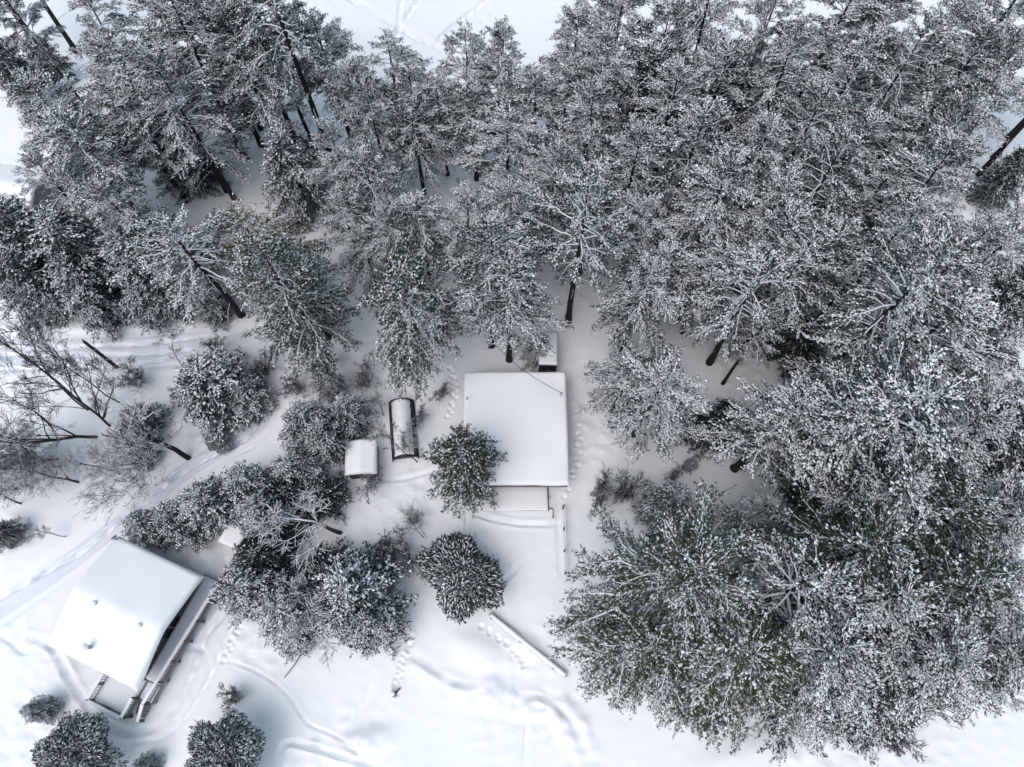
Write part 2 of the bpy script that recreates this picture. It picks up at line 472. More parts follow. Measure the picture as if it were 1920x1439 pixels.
# ------------------------------------------------------------------ the ground
class Field:
    """height of the snow surface: soft rolling, ruts, banks, paths"""
    def __init__(s):
        rng = np.random.default_rng(5)
        s.waves = [(rng.uniform(0.12, 1.1), rng.uniform(0, 6.28), rng.uniform(0, 6.28)) for _ in range(26)]
        s.fine = [(rng.uniform(1.2, 6.5), rng.uniform(0, 6.28), rng.uniform(0, 6.28)) for _ in range(30)]
        s.lines, s.mounds, s.pits = [], [], []

    def line(s, px, width, depth, berm=0.0, flat=0.0, world=False):
        pts = np.array([p if world else W(*p) for p in px])
        s.lines.append((pts, width, depth, berm, flat))

    def mound(s, px, py, rx, ry, h, rot=0.0):
        x, y = W(px, py)
        s.mounds.append((x, y, rx, ry, h, rot))

    @staticmethod
    def dist(pts, X, Y):
        best = np.full(X.shape, 1e9)
        for (x0, y0), (x1, y1) in zip(pts[:-1], pts[1:]):
            dx, dy = x1 - x0, y1 - y0
            t = np.clip(((X - x0) * dx + (Y - y0) * dy) / (dx * dx + dy * dy + 1e-9), 0, 1)
            best = np.minimum(best, np.hypot(X - x0 - t * dx, Y - y0 - t * dy))
        return best

    def __call__(s, X, Y):
        X = np.asarray(X, float); Y = np.asarray(Y, float)
        Z = np.zeros(X.shape)
        for f, a, p in s.waves:
            Z += 0.035 / (f + 0.25) * 0.35 * np.sin(f * (X * math.cos(a) + Y * math.sin(a)) + p)
        hf = sum(np.sin(f * (X * math.cos(a) + Y * math.sin(a)) + p) for f, a, p in s.fine) * .68
        Z += 0.007 * hf * 0.45
        pat = np.sin(.31 * X + .2 * Y + 1) + np.sin(-.17 * X + .33 * Y + 2.2) + .8 * np.sin(.52 * X - .4 * Y)
        Z += 0.05 * np.clip(hf * .5 - .9, 0, 1.2) * np.clip(pat, 0, 1)
        Z -= 0.04 * np.clip(-hf * .5 - 1.0, 0, 1.2) * np.clip(pat - .3, 0, 1)
        for pts, w, dep, berm, flat in s.lines:
            m = w * 4 + flat
            lo, hi = pts.min(0) - m, pts.max(0) + m
            sel = (X > lo[0]) & (X < hi[0]) & (Y > lo[1]) & (Y < hi[1])
            if not sel.any(): continue
            d = s.dist(pts, X[sel], Y[sel])
            e = np.clip(d - flat, 0, None)
            k = 1 + .14 * hf[sel] * np.clip(1.2 - flat, .3, 1)
            de = np.minimum(np.hypot(X[sel] - pts[0, 0], Y[sel] - pts[0, 1]), np.hypot(X[sel] - pts[-1, 0], Y[sel] - pts[-1, 1]))
            k = k * np.clip(de / max(1.4, 2 * w), 0, 1) ** .8 * (.8 + .25 * pat[sel])
            if dep < 0:
                Z[sel] += -dep * k * np.exp(-(e / w) ** 2)
            else:
                Z[sel] += -dep * k * np.exp(-(e / w) ** 4) + .6 * berm * k * np.exp(-((d - flat - 1.6 * w) / (0.7 * w)) ** 2)
        for x, y, r, dp in s.pits:
            sel = (np.abs(X - x) < 3 * r) & (np.abs(Y - y) < 3 * r)
            if sel.any():
                q = np.hypot(X[sel] - x, Y[sel] - y) / r
                Z[sel] += -dp * np.exp(-q ** 4) + .25 * dp * np.exp(-((q - 1.5) / .4) ** 2)
        for x, y, rx, ry, h, rot in s.mounds:
            c, q = math.cos(rot), math.sin(rot)
            u = ((X - x) * c + (Y - y) * q) / rx; v = (-(X - x) * q + (Y - y) * c) / ry
            Z += h * np.exp(-(u * u + v * v) ** 1.5)
        return Z


def smooth(pts, n=6):
    pts = np.array(pts, float)
    P = np.vstack([2 * pts[0] - pts[1], pts, 2 * pts[-1] - pts[-2]])
    out = []
    for i in range(1, len(P) - 2):
        for t in np.linspace(0, 1, n, endpoint=False):
            a, b, c, d = P[i - 1], P[i], P[i + 1], P[i + 2]
            out.append(0.5 * ((2 * b) + (c - a) * t + (2 * a - 5 * b + 4 * c - d) * t * t + (3 * b - a - 3 * c + d) * t ** 3))
    out.append(P[-2])
    return np.array(out)


F = Field()
ROAD = smooth([(-260, 668), (-20, 660), (250, 655), (440, 645), (560, 655), (640, 690)])
DRIVE = smooth([(515, 665), (505, 740), (478, 800), (400, 850), (330, 895), (220, 985), (100, 1075), (-30, 1160)])
F.line(ROAD, 0.7, 0.30, 0.12, 1.5)
F.line(smooth([(-60, 653), (120, 652), (300, 640), (480, 622)]), 0.2, 0.34)
F.line(smooth([(-60, 660), (120, 668), (300, 660), (470, 650)]), 0.18, 0.26)
F.line(smooth([(-60, 690), (150, 690), (330, 672)]), 0.18, 0.15, 0.05)
F.line(DRIVE, 0.7, 0.18, 0.06, 0.9)
F.line(smooth([(492, 770), (470, 812), (430, 840), (350, 878), (245, 958), (160, 1030), (80, 1075), (-30, 1135)]), 0.24, 0.5, 0.1)
F.line(smooth([(505, 790), (485, 830), (440, 858)]), 0.14, 0.15)
# path round the left house
F.line(smooth([(60, 1195), (95, 1210), (120, 1250), (148, 1300), (185, 1345), (235, 1372), (290, 1365), (330, 1325), (352, 1280), (370, 1235), (385, 1190), (440, 1130), (470, 1100)]), 0.30, 0.30, 0.12)
F.line(smooth([(-20, 1180), (20, 1205), (48, 1225), (75, 1203)]), 0.18, 0.20)
F.line(smooth([(250, 1392), (300, 1385), (345, 1350), (395, 1262), (430, 1180), (470, 1120)]), 0.20, 0.22, 0.10)
F.line(smooth([(300, 1440), (312, 1395)]), 0.15, 0.2, 0.05)
F.line(smooth([(345, 1215), (375, 1218), (388, 1240)]), 0.22, 0.18, 0.05)
F.line(smooth([(405, 1240), (440, 1243), (500, 1270), (545, 1310), (575, 1355), (610, 1372), (650, 1390)]), 0.12, 0.18, 0.06)
F.line(smooth([(523, 1445), (535, 1395), (580, 1400), (640, 1418), (720, 1440)]), 0.22, 0.3, 0.08)
F.line(smooth([(640, 1390), (672, 1410), (690, 1439)]), 0.2, 0.16, 0.06)
F.line(smooth([(660, 1365), (690, 1310), (700, 1270)]), 0.4, 0.12, 0.05)
F.line(smooth([(978, 1439), (985, 1390), (988, 1340)]), 0.12, 0.12)
F.line(smooth([(870, 880), (874, 960), (872, 1010)]), 0.12, 0.16, 0.05)
F.line(smooth([(885, 962), (930, 975), (985, 983), (1050, 983)]), 0.22, 0.40, 0.15)
F.line(smooth([(1046, 960), (1050, 1060), (1058, 1085)]), 0.25, 0.28, 0.08)
F.line(smooth([(935, 1100), (965, 1070), (985, 1045)]), 0.25, 0.16, 0.05)
F.line(smooth([(765, 1185), (762, 1220), (748, 1260), (740, 1310)]), 0.30, 0.07, 0.06)
F.line(smooth([(842, 695), (852, 730), (848, 770)]), 0.3, 0.22, 0.1)
F.line(smooth([(850, 690), (870, 740)]), 0.2, 0.16, 0.06)
F.line(smooth([(690, 895), (750, 898), (820, 880)]), 0.22, 0.14, 0.05)
# footprints down the slope and by the house
rng_f = np.random.default_rng(9)
for trail in ([(768, 1190), (762, 1222), (750, 1262), (741, 1300)], [(905, 1175), (960, 1215), (985, 1250)], [(845, 690), (852, 735), (842, 780)],
              [(1078, 760), (1085, 850), (1060, 930)], [(560, 1180), (600, 1210)], [(455, 1140), (440, 1190), (420, 1240)]):
    tr_ = smooth(trail, 7)
    for n_, (px_, py_) in enumerate(tr_):
        F.pits.append((*W(px_ + rng_f.normal(0, 1) + (3 if n_ % 2 else -3), py_ + rng_f.normal(0, 1)), rng_f.uniform(.15, .22), rng_f.uniform(.16, .26)))
# the plough banks in the yard
F.line(smooth([(775, 1232), (800, 1262), (830, 1284), (868, 1297), (905, 1298)]), 0.75, -0.36)
F.line(smooth([(770, 1225), (800, 1248), (835, 1272), (870, 1284), (905, 1284)]), 0.30, 0.14)
F.mound(925, 1300, 1.0, 1.3, 0.5, 0.2)
F.line(smooth([(965, 1318), (1010, 1322), (1050, 1350), (1075, 1400), (1085, 1460)]), 0.85, -0.26)
F.line(smooth([(975, 1306), (1020, 1310), (1066, 1345), (1092, 1400)]), 0.28, 0.12)
F.line(smooth([(1040, 1305), (1085, 1345), (1110, 1400), (1118, 1460)]), 0.5, -0.14)
F.mound(905, 1225, 2.6, 1.2, 0.35, -0.4)
F.mound(985, 1215, 1.6, 0.8, 0.4, -0.6)
F.mound(1410, 1425, 4.5, 2.0, 0.8, 0.3)
F.mound(680, 1395, 2.2, 1.0, 0.5, 0.3)
F.mound(700, 850, 1.5, 3.0, 0.25)
F.mound(380, 1055, 1.6, 1.6, 0.6)
# snowmobile and ski tracks on the lake
for ln in ([(630, -20), (680, 15), (740, 48), (800, 82), (850, 100), (900, 110)], [(640, -22), (692, 14), (752, 47), (812, 80), (880, 104)],
           [(800, -20), (772, 20), (748, 55), (735, 90)], [(935, -20), (890, 18), (850, 50), (815, 82)], [(755, -20), (750, 20), (745, 70)]):
    F.line(smooth(ln), 0.30, 0.55, 0.14)


def build_ground():
    fine = np.arange(-50, 50.01, 0.14)
    left = np.concatenate([-np.geomspace(900, 50.6, 60)])
    xs = np.concatenate([left, fine, -left[::-1]])
    ys = np.concatenate([-np.geomspace(600, 14.5, 40), np.arange(-14, 32, 0.12), np.arange(32, 92, 0.25), np.geomspace(92.4, 1200, 60)])
    X, Y = np.meshgrid(xs, ys)
    Z = F(X, Y)
    far = np.clip((np.hypot(X, Y - 30) - 110) / 200, 0, 1)
    Z *= (1 - far)
    V = np.stack([X, Y, Z], -1).reshape(-1, 3)
    ny, nx = X.shape
    i = (np.arange(ny - 1)[:, None] * nx + np.arange(nx - 1)[None, :]).ravel()
    Q = np.stack([i, i + 1, i + nx + 1, i + nx], 1)
    o = link('ground', tri_mesh('ground', V, Q, [M_SNOW], None, True))
    tag(o, kind='structure')


def gz(x, y):
    return float(F(np.array([x]), np.array([y]))[0])


def strip(name, px, width, mat, lift=0.012, n=9):
    c = np.array([W(*p) for p in px])
    c = smooth(c, 10)
    T = unit(np.gradient(c, axis=0)); Nn = np.stack([-T[:, 1], T[:, 0]], 1)
    u = np.linspace(-1, 1, n)
    XY = c[:, None, :] + Nn[:, None, :] * (u * width / 2)[None, :, None]
    Z = F(XY[..., 0], XY[..., 1]) + lift
    V = np.concatenate([XY, Z[..., None]], -1).reshape(-1, 3)
    m = len(c)
    i = (np.arange(m - 1)[:, None] * n + np.arange(n - 1)[None, :]).ravel()
    Q = np.stack([i, i + n, i + n + 1, i + 1], 1)
    o = link(name, tri_mesh(name, V, Q, [mat], None, True))
    return tag(o, kind='structure')


build_ground()
strip('road', ROAD, 2.9, M_PACK, 0.012, 17)
strip('driveway', DRIVE, 1.7, M_PACK, 0.012, 13)


# ------------------------------------------------------------------ building helpers
def bm_obj(name, bm, mats, parent=None, smooth=False, loc=None):
    me = bpy.data.meshes.new(name)
    bmesh.ops.recalc_face_normals(bm, faces=bm.faces)
    bm.to_mesh(me); bm.free()
    for m in (mats if isinstance(mats, (list, tuple)) else [mats]):
        me.materials.append(m)
    if smooth:
        for p in me.polygons: p.use_smooth = True
    return link(name, me, parent, loc)


def box(bm, x0, x1, y0, y1, z0, z1, rot=None, bev=0.0):
    r = bmesh.ops.create_cube(bm, size=1.0)
    vs = r['verts']
    for v in vs:
        v.co = Vector(((x0 + x1) / 2 + v.co.x * (x1 - x0), (y0 + y1) / 2 + v.co.y * (y1 - y0), (z0 + z1) / 2 + v.co.z * (z1 - z0)))
    if rot is not None:
        bmesh.ops.transform(bm, matrix=rot, verts=vs)
    if bev:
        es = list({e for v in vs for e in v.link_edges})
        bmesh.ops.bevel(bm, geom=es, offset=bev, segments=2, affect='EDGES', profile=0.6)
    return vs


def bar(bm, a, b, w, h=None):
    """square bar from a to b"""
    a, b = Vector(a), Vector(b); d = b - a
    h = h or w
    q = d.to_track_quat('X', 'Z').to_matrix().to_4x4()
    box(bm, 0, d.length, -w / 2, w / 2, -h / 2, h / 2, Matrix.Translation(a) @ q)


def snow_sheet(name, parent, w, d, thick, zfun, round_=0.28, n=44, seed=0, wav=0.05, mat=None):
    """blanket of snow over a roof: rounded, slightly uneven edges; zfun gives the roof under it"""
    rng = np.random.default_rng(seed)
    u = np.linspace(-1, 1, n)
    e = 1 - (1 - np.abs(u)) ** 1.0
    s = np.sign(u) * (1 - (1 - np.abs(u)) ** 1.7)
    X, Y = np.meshgrid(s * w / 2, s * d / 2)
    f = [(rng.uniform(.4, 2.2), rng.uniform(0, 6.28), rng.uniform(0, 6.28)) for _ in range(10)]
    wob = sum(np.sin(k * (X * math.cos(a) + Y * math.sin(a)) + p) for k, a, p in f) / 10
    dx = w / 2 - np.abs(X); dy = d / 2 - np.abs(Y)
    r = round_
    fx = np.clip(dx / r, 0, 1); fy = np.clip(dy / r, 0, 1)
    prof = np.sqrt(1 - (1 - fx) ** 2) * np.sqrt(1 - (1 - fy) ** 2)
    X2 = X + np.sign(X) * (dx < 0.01) * wob * wav; Y2 = Y + np.sign(Y) * (dy < 0.01) * wob * wav
    base = zfun(X, Y)
    Z = base + 0.012 + thick * (0.32 + 0.68 * prof) * (1 + 0.3 * wob)
    top = np.stack([X2, Y2, Z], -1).reshape(-1, 3)
    bot = np.stack([X2, Y2, base + 0.012], -1).reshape(-1, 3)
    i = (np.arange(n - 1)[:, None] * n + np.arange(n - 1)[None, :]).ravel()
    Q = [np.stack([i, i + 1, i + n + 1, i + n], 1), np.stack([i, i + n, i + n + 1, i + 1], 1) + n * n]
    ring = np.concatenate([np.arange(n), np.arange(1, n) * n + n - 1, (n - 1) * n + np.arange(n - 2, -1, -1), np.arange(n - 2, 0, -1) * n])
    nx = np.roll(ring, -1)
    Q.append(np.stack([ring, ring + n * n, nx + n * n, nx], 1))
    return link(name, tri_mesh(name, np.concatenate([top, bot]), np.concatenate(Q), [mat or M_ROOFSNOW], None, True), parent)


def gable_roof(bm, w, d, ze, zr, t=0.14, axis='x'):
    """two roof slabs; ridge along the given axis"""
    if axis == 'x':
        prof = [(-d / 2, ze), (0, zr), (d / 2, ze), (d / 2, ze - t), (0, zr - t), (-d / 2, ze - t)]
        vs = [[bm.verts.new((sx * w / 2, y, z)) for y, z in prof] for sx in (-1, 1)]
    else:
        prof = [(-w / 2, ze), (0, zr), (w / 2, ze), (w / 2, ze - t), (0, zr - t), (-w / 2, ze - t)]
        vs = [[bm.verts.new((x, sy * d / 2, z)) for x, z in prof] for sy in (-1, 1)]
    n = len(prof)
    for i in range(n):
        j = (i + 1) % n
        bm.faces.new((vs[0][i], vs[0][j], vs[1][j], vs[1][i]))
    for s in vs:
        bm.faces.new((s[0], s[1], s[4], s[5])); bm.faces.new((s[1], s[2], s[3], s[4]))


def gable_walls(bm, w, d, z0, ze, zr, axis='x'):
    a, b = (w / 2, d / 2)
    if axis == 'x':
        end = [(-b, z0), (b, z0), (b, ze), (0, zr), (-b, ze)]
        vs = [[bm.verts.new((s * a, y, z)) for y, z in end] for s in (-1, 1)]
    else:
        end = [(-a, z0), (a, z0), (a, ze), (0, zr), (-a, ze)]
        vs = [[bm.verts.new((x, s * b, z)) for x, z in end] for s in (-1, 1)]
    for i in range(5):
        j = (i + 1) % 5
        bm.faces.new((vs[0][i], vs[0][j], vs[1][j], vs[1][i]))
    bm.faces.new(vs[0]); bm.faces.new(vs[1])


def window_part(parent, x, y, z, w, h, axis, out, mat=None):
    """a framed pane standing proud of a wall; axis = direction of the wall run, out = which way it faces"""
    bm = bmesh.new()
    t = 0.05
    def b(a0, a1, z0, z1, d0, d1):
        lo, hi = sorted((d0 * out, d1 * out))
        if axis == 'x': box(bm, x + a0, x + a1, y + lo, y + hi, z + z0, z + z1)
        else: box(bm, x + lo, x + hi, y + a0, y + a1, z + z0, z + z1)
    b(-w / 2, w / 2, h / 2 - .07, h / 2, 0, t); b(-w / 2, w / 2, -h / 2, -h / 2 + .07, 0, t)
    b(-w / 2, -w / 2 + .07, -h / 2 + .07, h / 2 - .07, 0, t); b(w / 2 - .07, w / 2, -h / 2 + .07, h / 2 - .07, 0, t)
    fr = bm_obj('window', bm, M_METAL, parent)
    bm = bmesh.new()
    b(-w / 2 + .07, w / 2 - .07, -h / 2 + .07, h / 2 - .07, 0.003, 0.02)
    bm_obj('pane', bm, M_GLASS, fr)
    return fr


# ------------------------------------------------------------------ the square cabin in the middle
def build_cabin():
    x0, x1, y0, y1 = -4.27, 4.85, 14.76, 25.18
    w, d = x1 - x0, y1 - y0
    t = thing('cabin', 'square cabin in the middle of the clearing under an unbroken flat blanket of roof snow', 'cabin', ((x0 + x1) / 2, (y0 + y1) / 2, 0))
    ze, zr = 2.75, 2.95
    bm = bmesh.new(); gable_walls(bm, w - 1.1, d - 1.5, -0.3, ze - .17, zr - .17)
    wall = bm_obj('wall', bm, M_WALL, t)
    bm = bmesh.new(); gable_roof(bm, w, d, ze, zr, 0.14)
    roof = bm_obj('roof', bm, M_RUST, t)
    sl = (zr - ze) / (d / 2)
    snow_sheet('roof_snow', roof, w + .14, d + .14, 0.42, lambda X, Y: zr - sl * np.abs(Y), 0.34, 60, 3, 0.16)
    yw = -(d - 1.5) / 2; xw = (w - 1.1) / 2
    for wx in (-2.6, 2.3):
        window_part(t, wx, yw, 1.5, 1.3, 1.1, 'x', -1)
    for wy in (-2.5, 2.2):
        window_part(t, xw, wy, 1.5, 1.2, 1.0, 'y', 1); window_part(t, -xw, wy, 1.5, 1.2, 1.0, 'y', -1)
    bm = bmesh.new(); box(bm, -.5, .45, yw - .05, yw, 0.5, 2.45)
    dr = bm_obj('door', bm, M_GREYWALL, t)
    bm = bmesh.new(); box(bm, .28, .34, yw - .12, yw - .05, 1.4, 1.5); bm_obj('handle', bm, M_METAL, dr)
    # service mast and its wire
    mx, my = W(1052, 740, 3.6); mx -= t.location.x; my -= t.location.y
    tb = Tubes(); tb.add([(mx, my, 2.8), (mx, my, 4.1)], [0.05, 0.05], 6); tb.add([(mx - .12, my, 3.95), (mx + .12, my, 3.95)], [.035, .035], 5)
    link('service_mast', tb.mesh('service_mast', M_METAL), t)
    px, py = W(876, 749, 3.3); px -= t.location.x; py -= t.location.y
    tb = Tubes(); tb.add([(px, py, 2.8), (px, py, 3.75)], [0.06, 0.06], 7)
    link('vent_pipe', tb.mesh('vent_pipe', M_METAL), t)
    # gutter under the front eave
    bm = bmesh.new(); box(bm, -w / 2 + .1, w / 2 - .1, -d / 2 - .16, -d / 2 - .03, ze - .14, ze - .02)
    bm_obj('gutter', bm, M_WALL, t)
    # overhead line
    a = Vector((t.location.x + mx, t.location.y + my, 4.0)); bx, by = W(975, 690, 5.2); b = Vector((bx, by, 5.2)); cx, cy = W(780, 500, 9)
    c = Vector((cx, cy, 9.0))
    pts = []
    for s in np.linspace(0, 1, 10): pts.append(a.lerp(b, s) - Vector((0, 0, .25 * 4 * s * (1 - s))))
    for s in np.linspace(0.1, 1, 12): pts.append(b.lerp(c, s) - Vector((0, 0, .35 * 4 * s * (1 - s))))
    tb = Tubes(); tb.add([tuple(p) for p in pts], [0.022] * len(pts), 5)
    tag(link('overhead_wire', tb.mesh('overhead_wire', M_BLACK)), 'thin dark service wire running from the cabin roof mast into the pines', 'wire')
    # porch in front
    pxa, pya = W(893, 912, .6); pxb, pyb = W(1028, 955, .6)
    p = thing('porch', 'low snow covered porch below the front edge of the square cabin', 'porch', ((pxa + pxb) / 2, 14.2, 0))
    pw, pd = pxb - pxa, 2.2
    bm = bmesh.new(); box(bm, -pw / 2, pw / 2, -pd / 2, pd / 2, 0.1, 0.2)
    for sx in (-1, 1):
        for sy in (-1, 1):
            box(bm, sx * (pw / 2 - .15) - .06, sx * (pw / 2 - .15) + .06, sy * (pd / 2 - .15) - .06, sy * (pd / 2 - .15) + .06, -.3, .1)
    bm_obj('platform', bm, M_WOOD, p)
    snow_sheet('porch_snow', p, pw, pd, 0.17, lambda X, Y: 0.2 + 0 * X, 0.7, 30, 8, 0.12)
    bm = bmesh.new()
    zr_ = 1.15
    bar(bm, (pw / 2, pd / 2, zr_), (pw / 2, -pd / 2, zr_), .09); bar(bm, (pw / 2, -pd / 2, zr_), (pw / 2 + .4, -pd / 2 - .05, zr_), .09)
    bar(bm, (pw / 2 + .4, -pd / 2 - .05, zr_), (pw / 2 + .4, -pd / 2 - .6, .8), .08)
    for yy in (-pd / 2 + .05, 0, pd / 2 - .05): bar(bm, (pw / 2 + .05, yy, -.2), (pw / 2 + .05, yy, zr_ - .05), .08)
    bar(bm, (pw / 2 + .4, -pd / 2 - .6, -.2), (pw / 2 + .4, -pd / 2 - .6, .8), .08)
    bm_obj('handrail', bm, M_WALL, p)


build_cabin()


def build_shed():
    (xa, ya), (xb, yb) = (2.53, 26.3), (4.27, 29.7)
    t = thing('shed', 'narrow flat roofed shed with two black door panels behind the square cabin', 'shed', ((xa + xb) / 2, (ya + yb) / 2, 0), R(-1.5))
    w, d = xb - xa, yb - ya
    bm = bmesh.new(); box(bm, -w / 2 + .04, w / 2 - .04, -d / 2 + .05, d / 2 - .05, -.3, 1.95)
    bm_obj('wall', bm, M_WALL, t)
    bm = bmesh.new(); box(bm, -w / 2, w / 2, -d / 2, d / 2, 1.955, 2.05)
    roof = bm_obj('roof', bm, M_RUST, t)
    snow_sheet('roof_snow', roof, w, d, 0.34, lambda X, Y: 2.05 + 0 * X, 0.3, 30, 4, .05)
    for s in (-1, 1):
        bm = bmesh.new(); lo, hi = sorted((s * .04, s * (w / 2 - .1)))
        box(bm, lo, hi, -d / 2 - .02, -d / 2 + .04, .1, 1.85, None)
        dr = bm_obj('door', bm, M_BLACK, t)
        bm = bmesh.new(); box(bm, s * .1 - .02, s * .1 + .02, -d / 2 - .06, -d / 2 - .02, .9, 1.1); bm_obj('handle', bm, M_METAL, dr)


build_shed()


def build_small_shed():
    pts = [(-15.05, 18.84), (-12.14, 19.14), (-11.71, 15.97), (-14.38, 15.78)]
    cx = sum(p[0] for p in pts) / 4; cy = sum(p[1] for p in pts) / 4
    t = thing('shed', 'small snow capped shed with a brown front between bare trees and the arched shelter', 'shed', (cx, cy, 0), R(4))
    w, d = 2.75, 3.1
    bm = bmesh.new(); gable_walls(bm, w - .3, d - .4, -.3, 1.75, 2.15, 'y'); bm_obj('wall', bm, M_RUST, t)
    bm = bmesh.new(); gable_roof(bm, w, d, 1.85, 2.25, .08, 'y'); roof = bm_obj('roof', bm, M_RUST, t)
    sl = .4 / (w / 2)
    snow_sheet('roof_snow', roof, w + .05, d + .02, .36, lambda X, Y: 2.25 - sl * np.abs(X), .3, 32, 9, .08)
    bm = bmesh.new(); box(bm, -.4, .4, -(d - .4) / 2 - .04, -(d - .4) / 2, 0.05, 1.65); dr = bm_obj('door', bm, M_WALL, t)
    bm = bmesh.new(); box(bm, .26, .31, -(d - .4) / 2 - .1, -(d - .4) / 2 - .04, .8, .95); bm_obj('handle', bm, M_METAL, dr)


build_small_shed()


def build_hidden_shed():
    cx, cy = W(438, 1003, 2.0)
    t = thing('shed', 'tiny white roofed shed half buried under the conifers above the gabled house', 'shed', (cx, cy, 0), R(-24))
    w, d = 1.9, 2.0
    bm = bmesh.new(); box(bm, -w / 2 + .1, w / 2 - .1, -d / 2 + .1, d / 2 - .1, -.3, 1.7); bm_obj('wall', bm, M_RUST, t)
    bm = bmesh.new(); box(bm, -w / 2, w / 2, -d / 2, d / 2, 1.705, 1.8); roof = bm_obj('roof', bm, M_WALL, t)
    snow_sheet('roof_snow', roof, w, d, .36, lambda X, Y: 1.8 + 0 * X, .3, 26, 10, .05)
    bm = bmesh.new(); box(bm, -.35, .35, -d / 2 + .06, -d / 2 + .1, .05, 1.55); bm_obj('door', bm, M_WALL, t)


build_hidden_shed()


def build_shelter():
    """long low arched shelter with a black hooped rim"""
    a = W(753, 757); b = W(761, 862)
    cx, cy = (a[0] + b[0]) / 2, (a[1] + b[1]) / 2
    ang = math.atan2(b[0] - a[0], a[1] - b[1])
    t = thing('arched_shelter', 'long low arched shelter with dark open ends left of the square cabin', 'shelter', (cx, cy, 0), ang)
    ln = math.hypot(b[0] - a[0], b[1] - a[1]); r = 1.12; hh = 1.15
    n, m = 20, 24
    def arch(rx, rz, y0, y1, z0, th, mat, name, parent, sag=0.0):
        A = np.linspace(0, math.pi, n)
        Yv = np.linspace(y0, y1, m)
        rng = np.random.default_rng(2)
        V = []
        for k, q in ((0, 1), (1, 1)):
            for y in Yv:
                s = 1 - sag * math.sin((y - y0) / (y1 - y0) * math.pi * 5) ** 2
                for al in A:
                    e = th * k * max(.15, math.sin(al))
                    V.append(((rx + e * .5) * math.cos(al), y, z0 + (rz * s + e) * math.sin(al)))
        Q = []
        for k in (0, 1):
            o = k * n * m
            for j in range(m - 1):
                for i in range(n - 1):
                    q = o + j * n + i
                    Q.append((q, q + 1, q + n + 1, q + n) if k == 0 else (q, q + n, q + n + 1, q + 1))
        for i in range(n - 1):
            Q.append((i, i + n * m, i + n * m + 1, i + 1)); e = (m - 1) * n
            Q.append((e + i, e + i + 1, e + i + 1 + n * m, e + i + n * m))
        for j in range(m - 1):
            q = j * n
            Q.append((q, q + n, q + n + n * m, q + n * m)); q = j * n + n - 1
            Q.append((q, q + n * m, q + n + n * m, q + n))
        return link(name, tri_mesh(name, V, Q, [mat], None, True), parent)
    cov = arch(r, hh, -ln / 2, ln / 2, 0, .05, M_BLACK, 'cover', t)
    arch(r * .90, hh + .055, -ln / 2 + .1, ln / 2 - .1, 0.06, .14, M_ROOFSNOW, 'cover_snow', cov, .05)
    for s in (-1, 1):
        tb = Tubes(); A = np.linspace(0, math.pi, 20)
        tb.add([(r * 1.06 * math.cos(x), s * (ln / 2 + .02), (hh + .09) * math.sin(x)) for x in A], [0.055] * 20, 6)
        link('hoop', tb.mesh('hoop', M_BLACK), t)
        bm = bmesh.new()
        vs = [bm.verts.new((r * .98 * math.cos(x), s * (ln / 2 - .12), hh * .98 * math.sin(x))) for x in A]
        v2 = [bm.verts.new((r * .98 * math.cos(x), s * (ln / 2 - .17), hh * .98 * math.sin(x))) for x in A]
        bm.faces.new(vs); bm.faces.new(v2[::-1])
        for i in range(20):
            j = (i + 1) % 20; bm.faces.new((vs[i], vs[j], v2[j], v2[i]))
        bm_obj('end_shade_sheet', bm, M_BLACK, t)  # black sheet painted as the shade inside the shelter's open end
    for s in (-1, 1):
        bm = bmesh.new(); box(bm, s * r * 1.05 - .035, s * r * 1.05 + .035, -ln / 2 + .1, ln / 2 - .1, -.2, .2); bm_obj('base_rail', bm, M_BLACK, t)


build_shelter()


# ------------------------------------------------------------------ the gabled house at the lower left, with its deck
HX, HY, HA = -30.4, 4.5, R(-23)
HW, HD = 8.15, 9.0          # along the ridge, across it


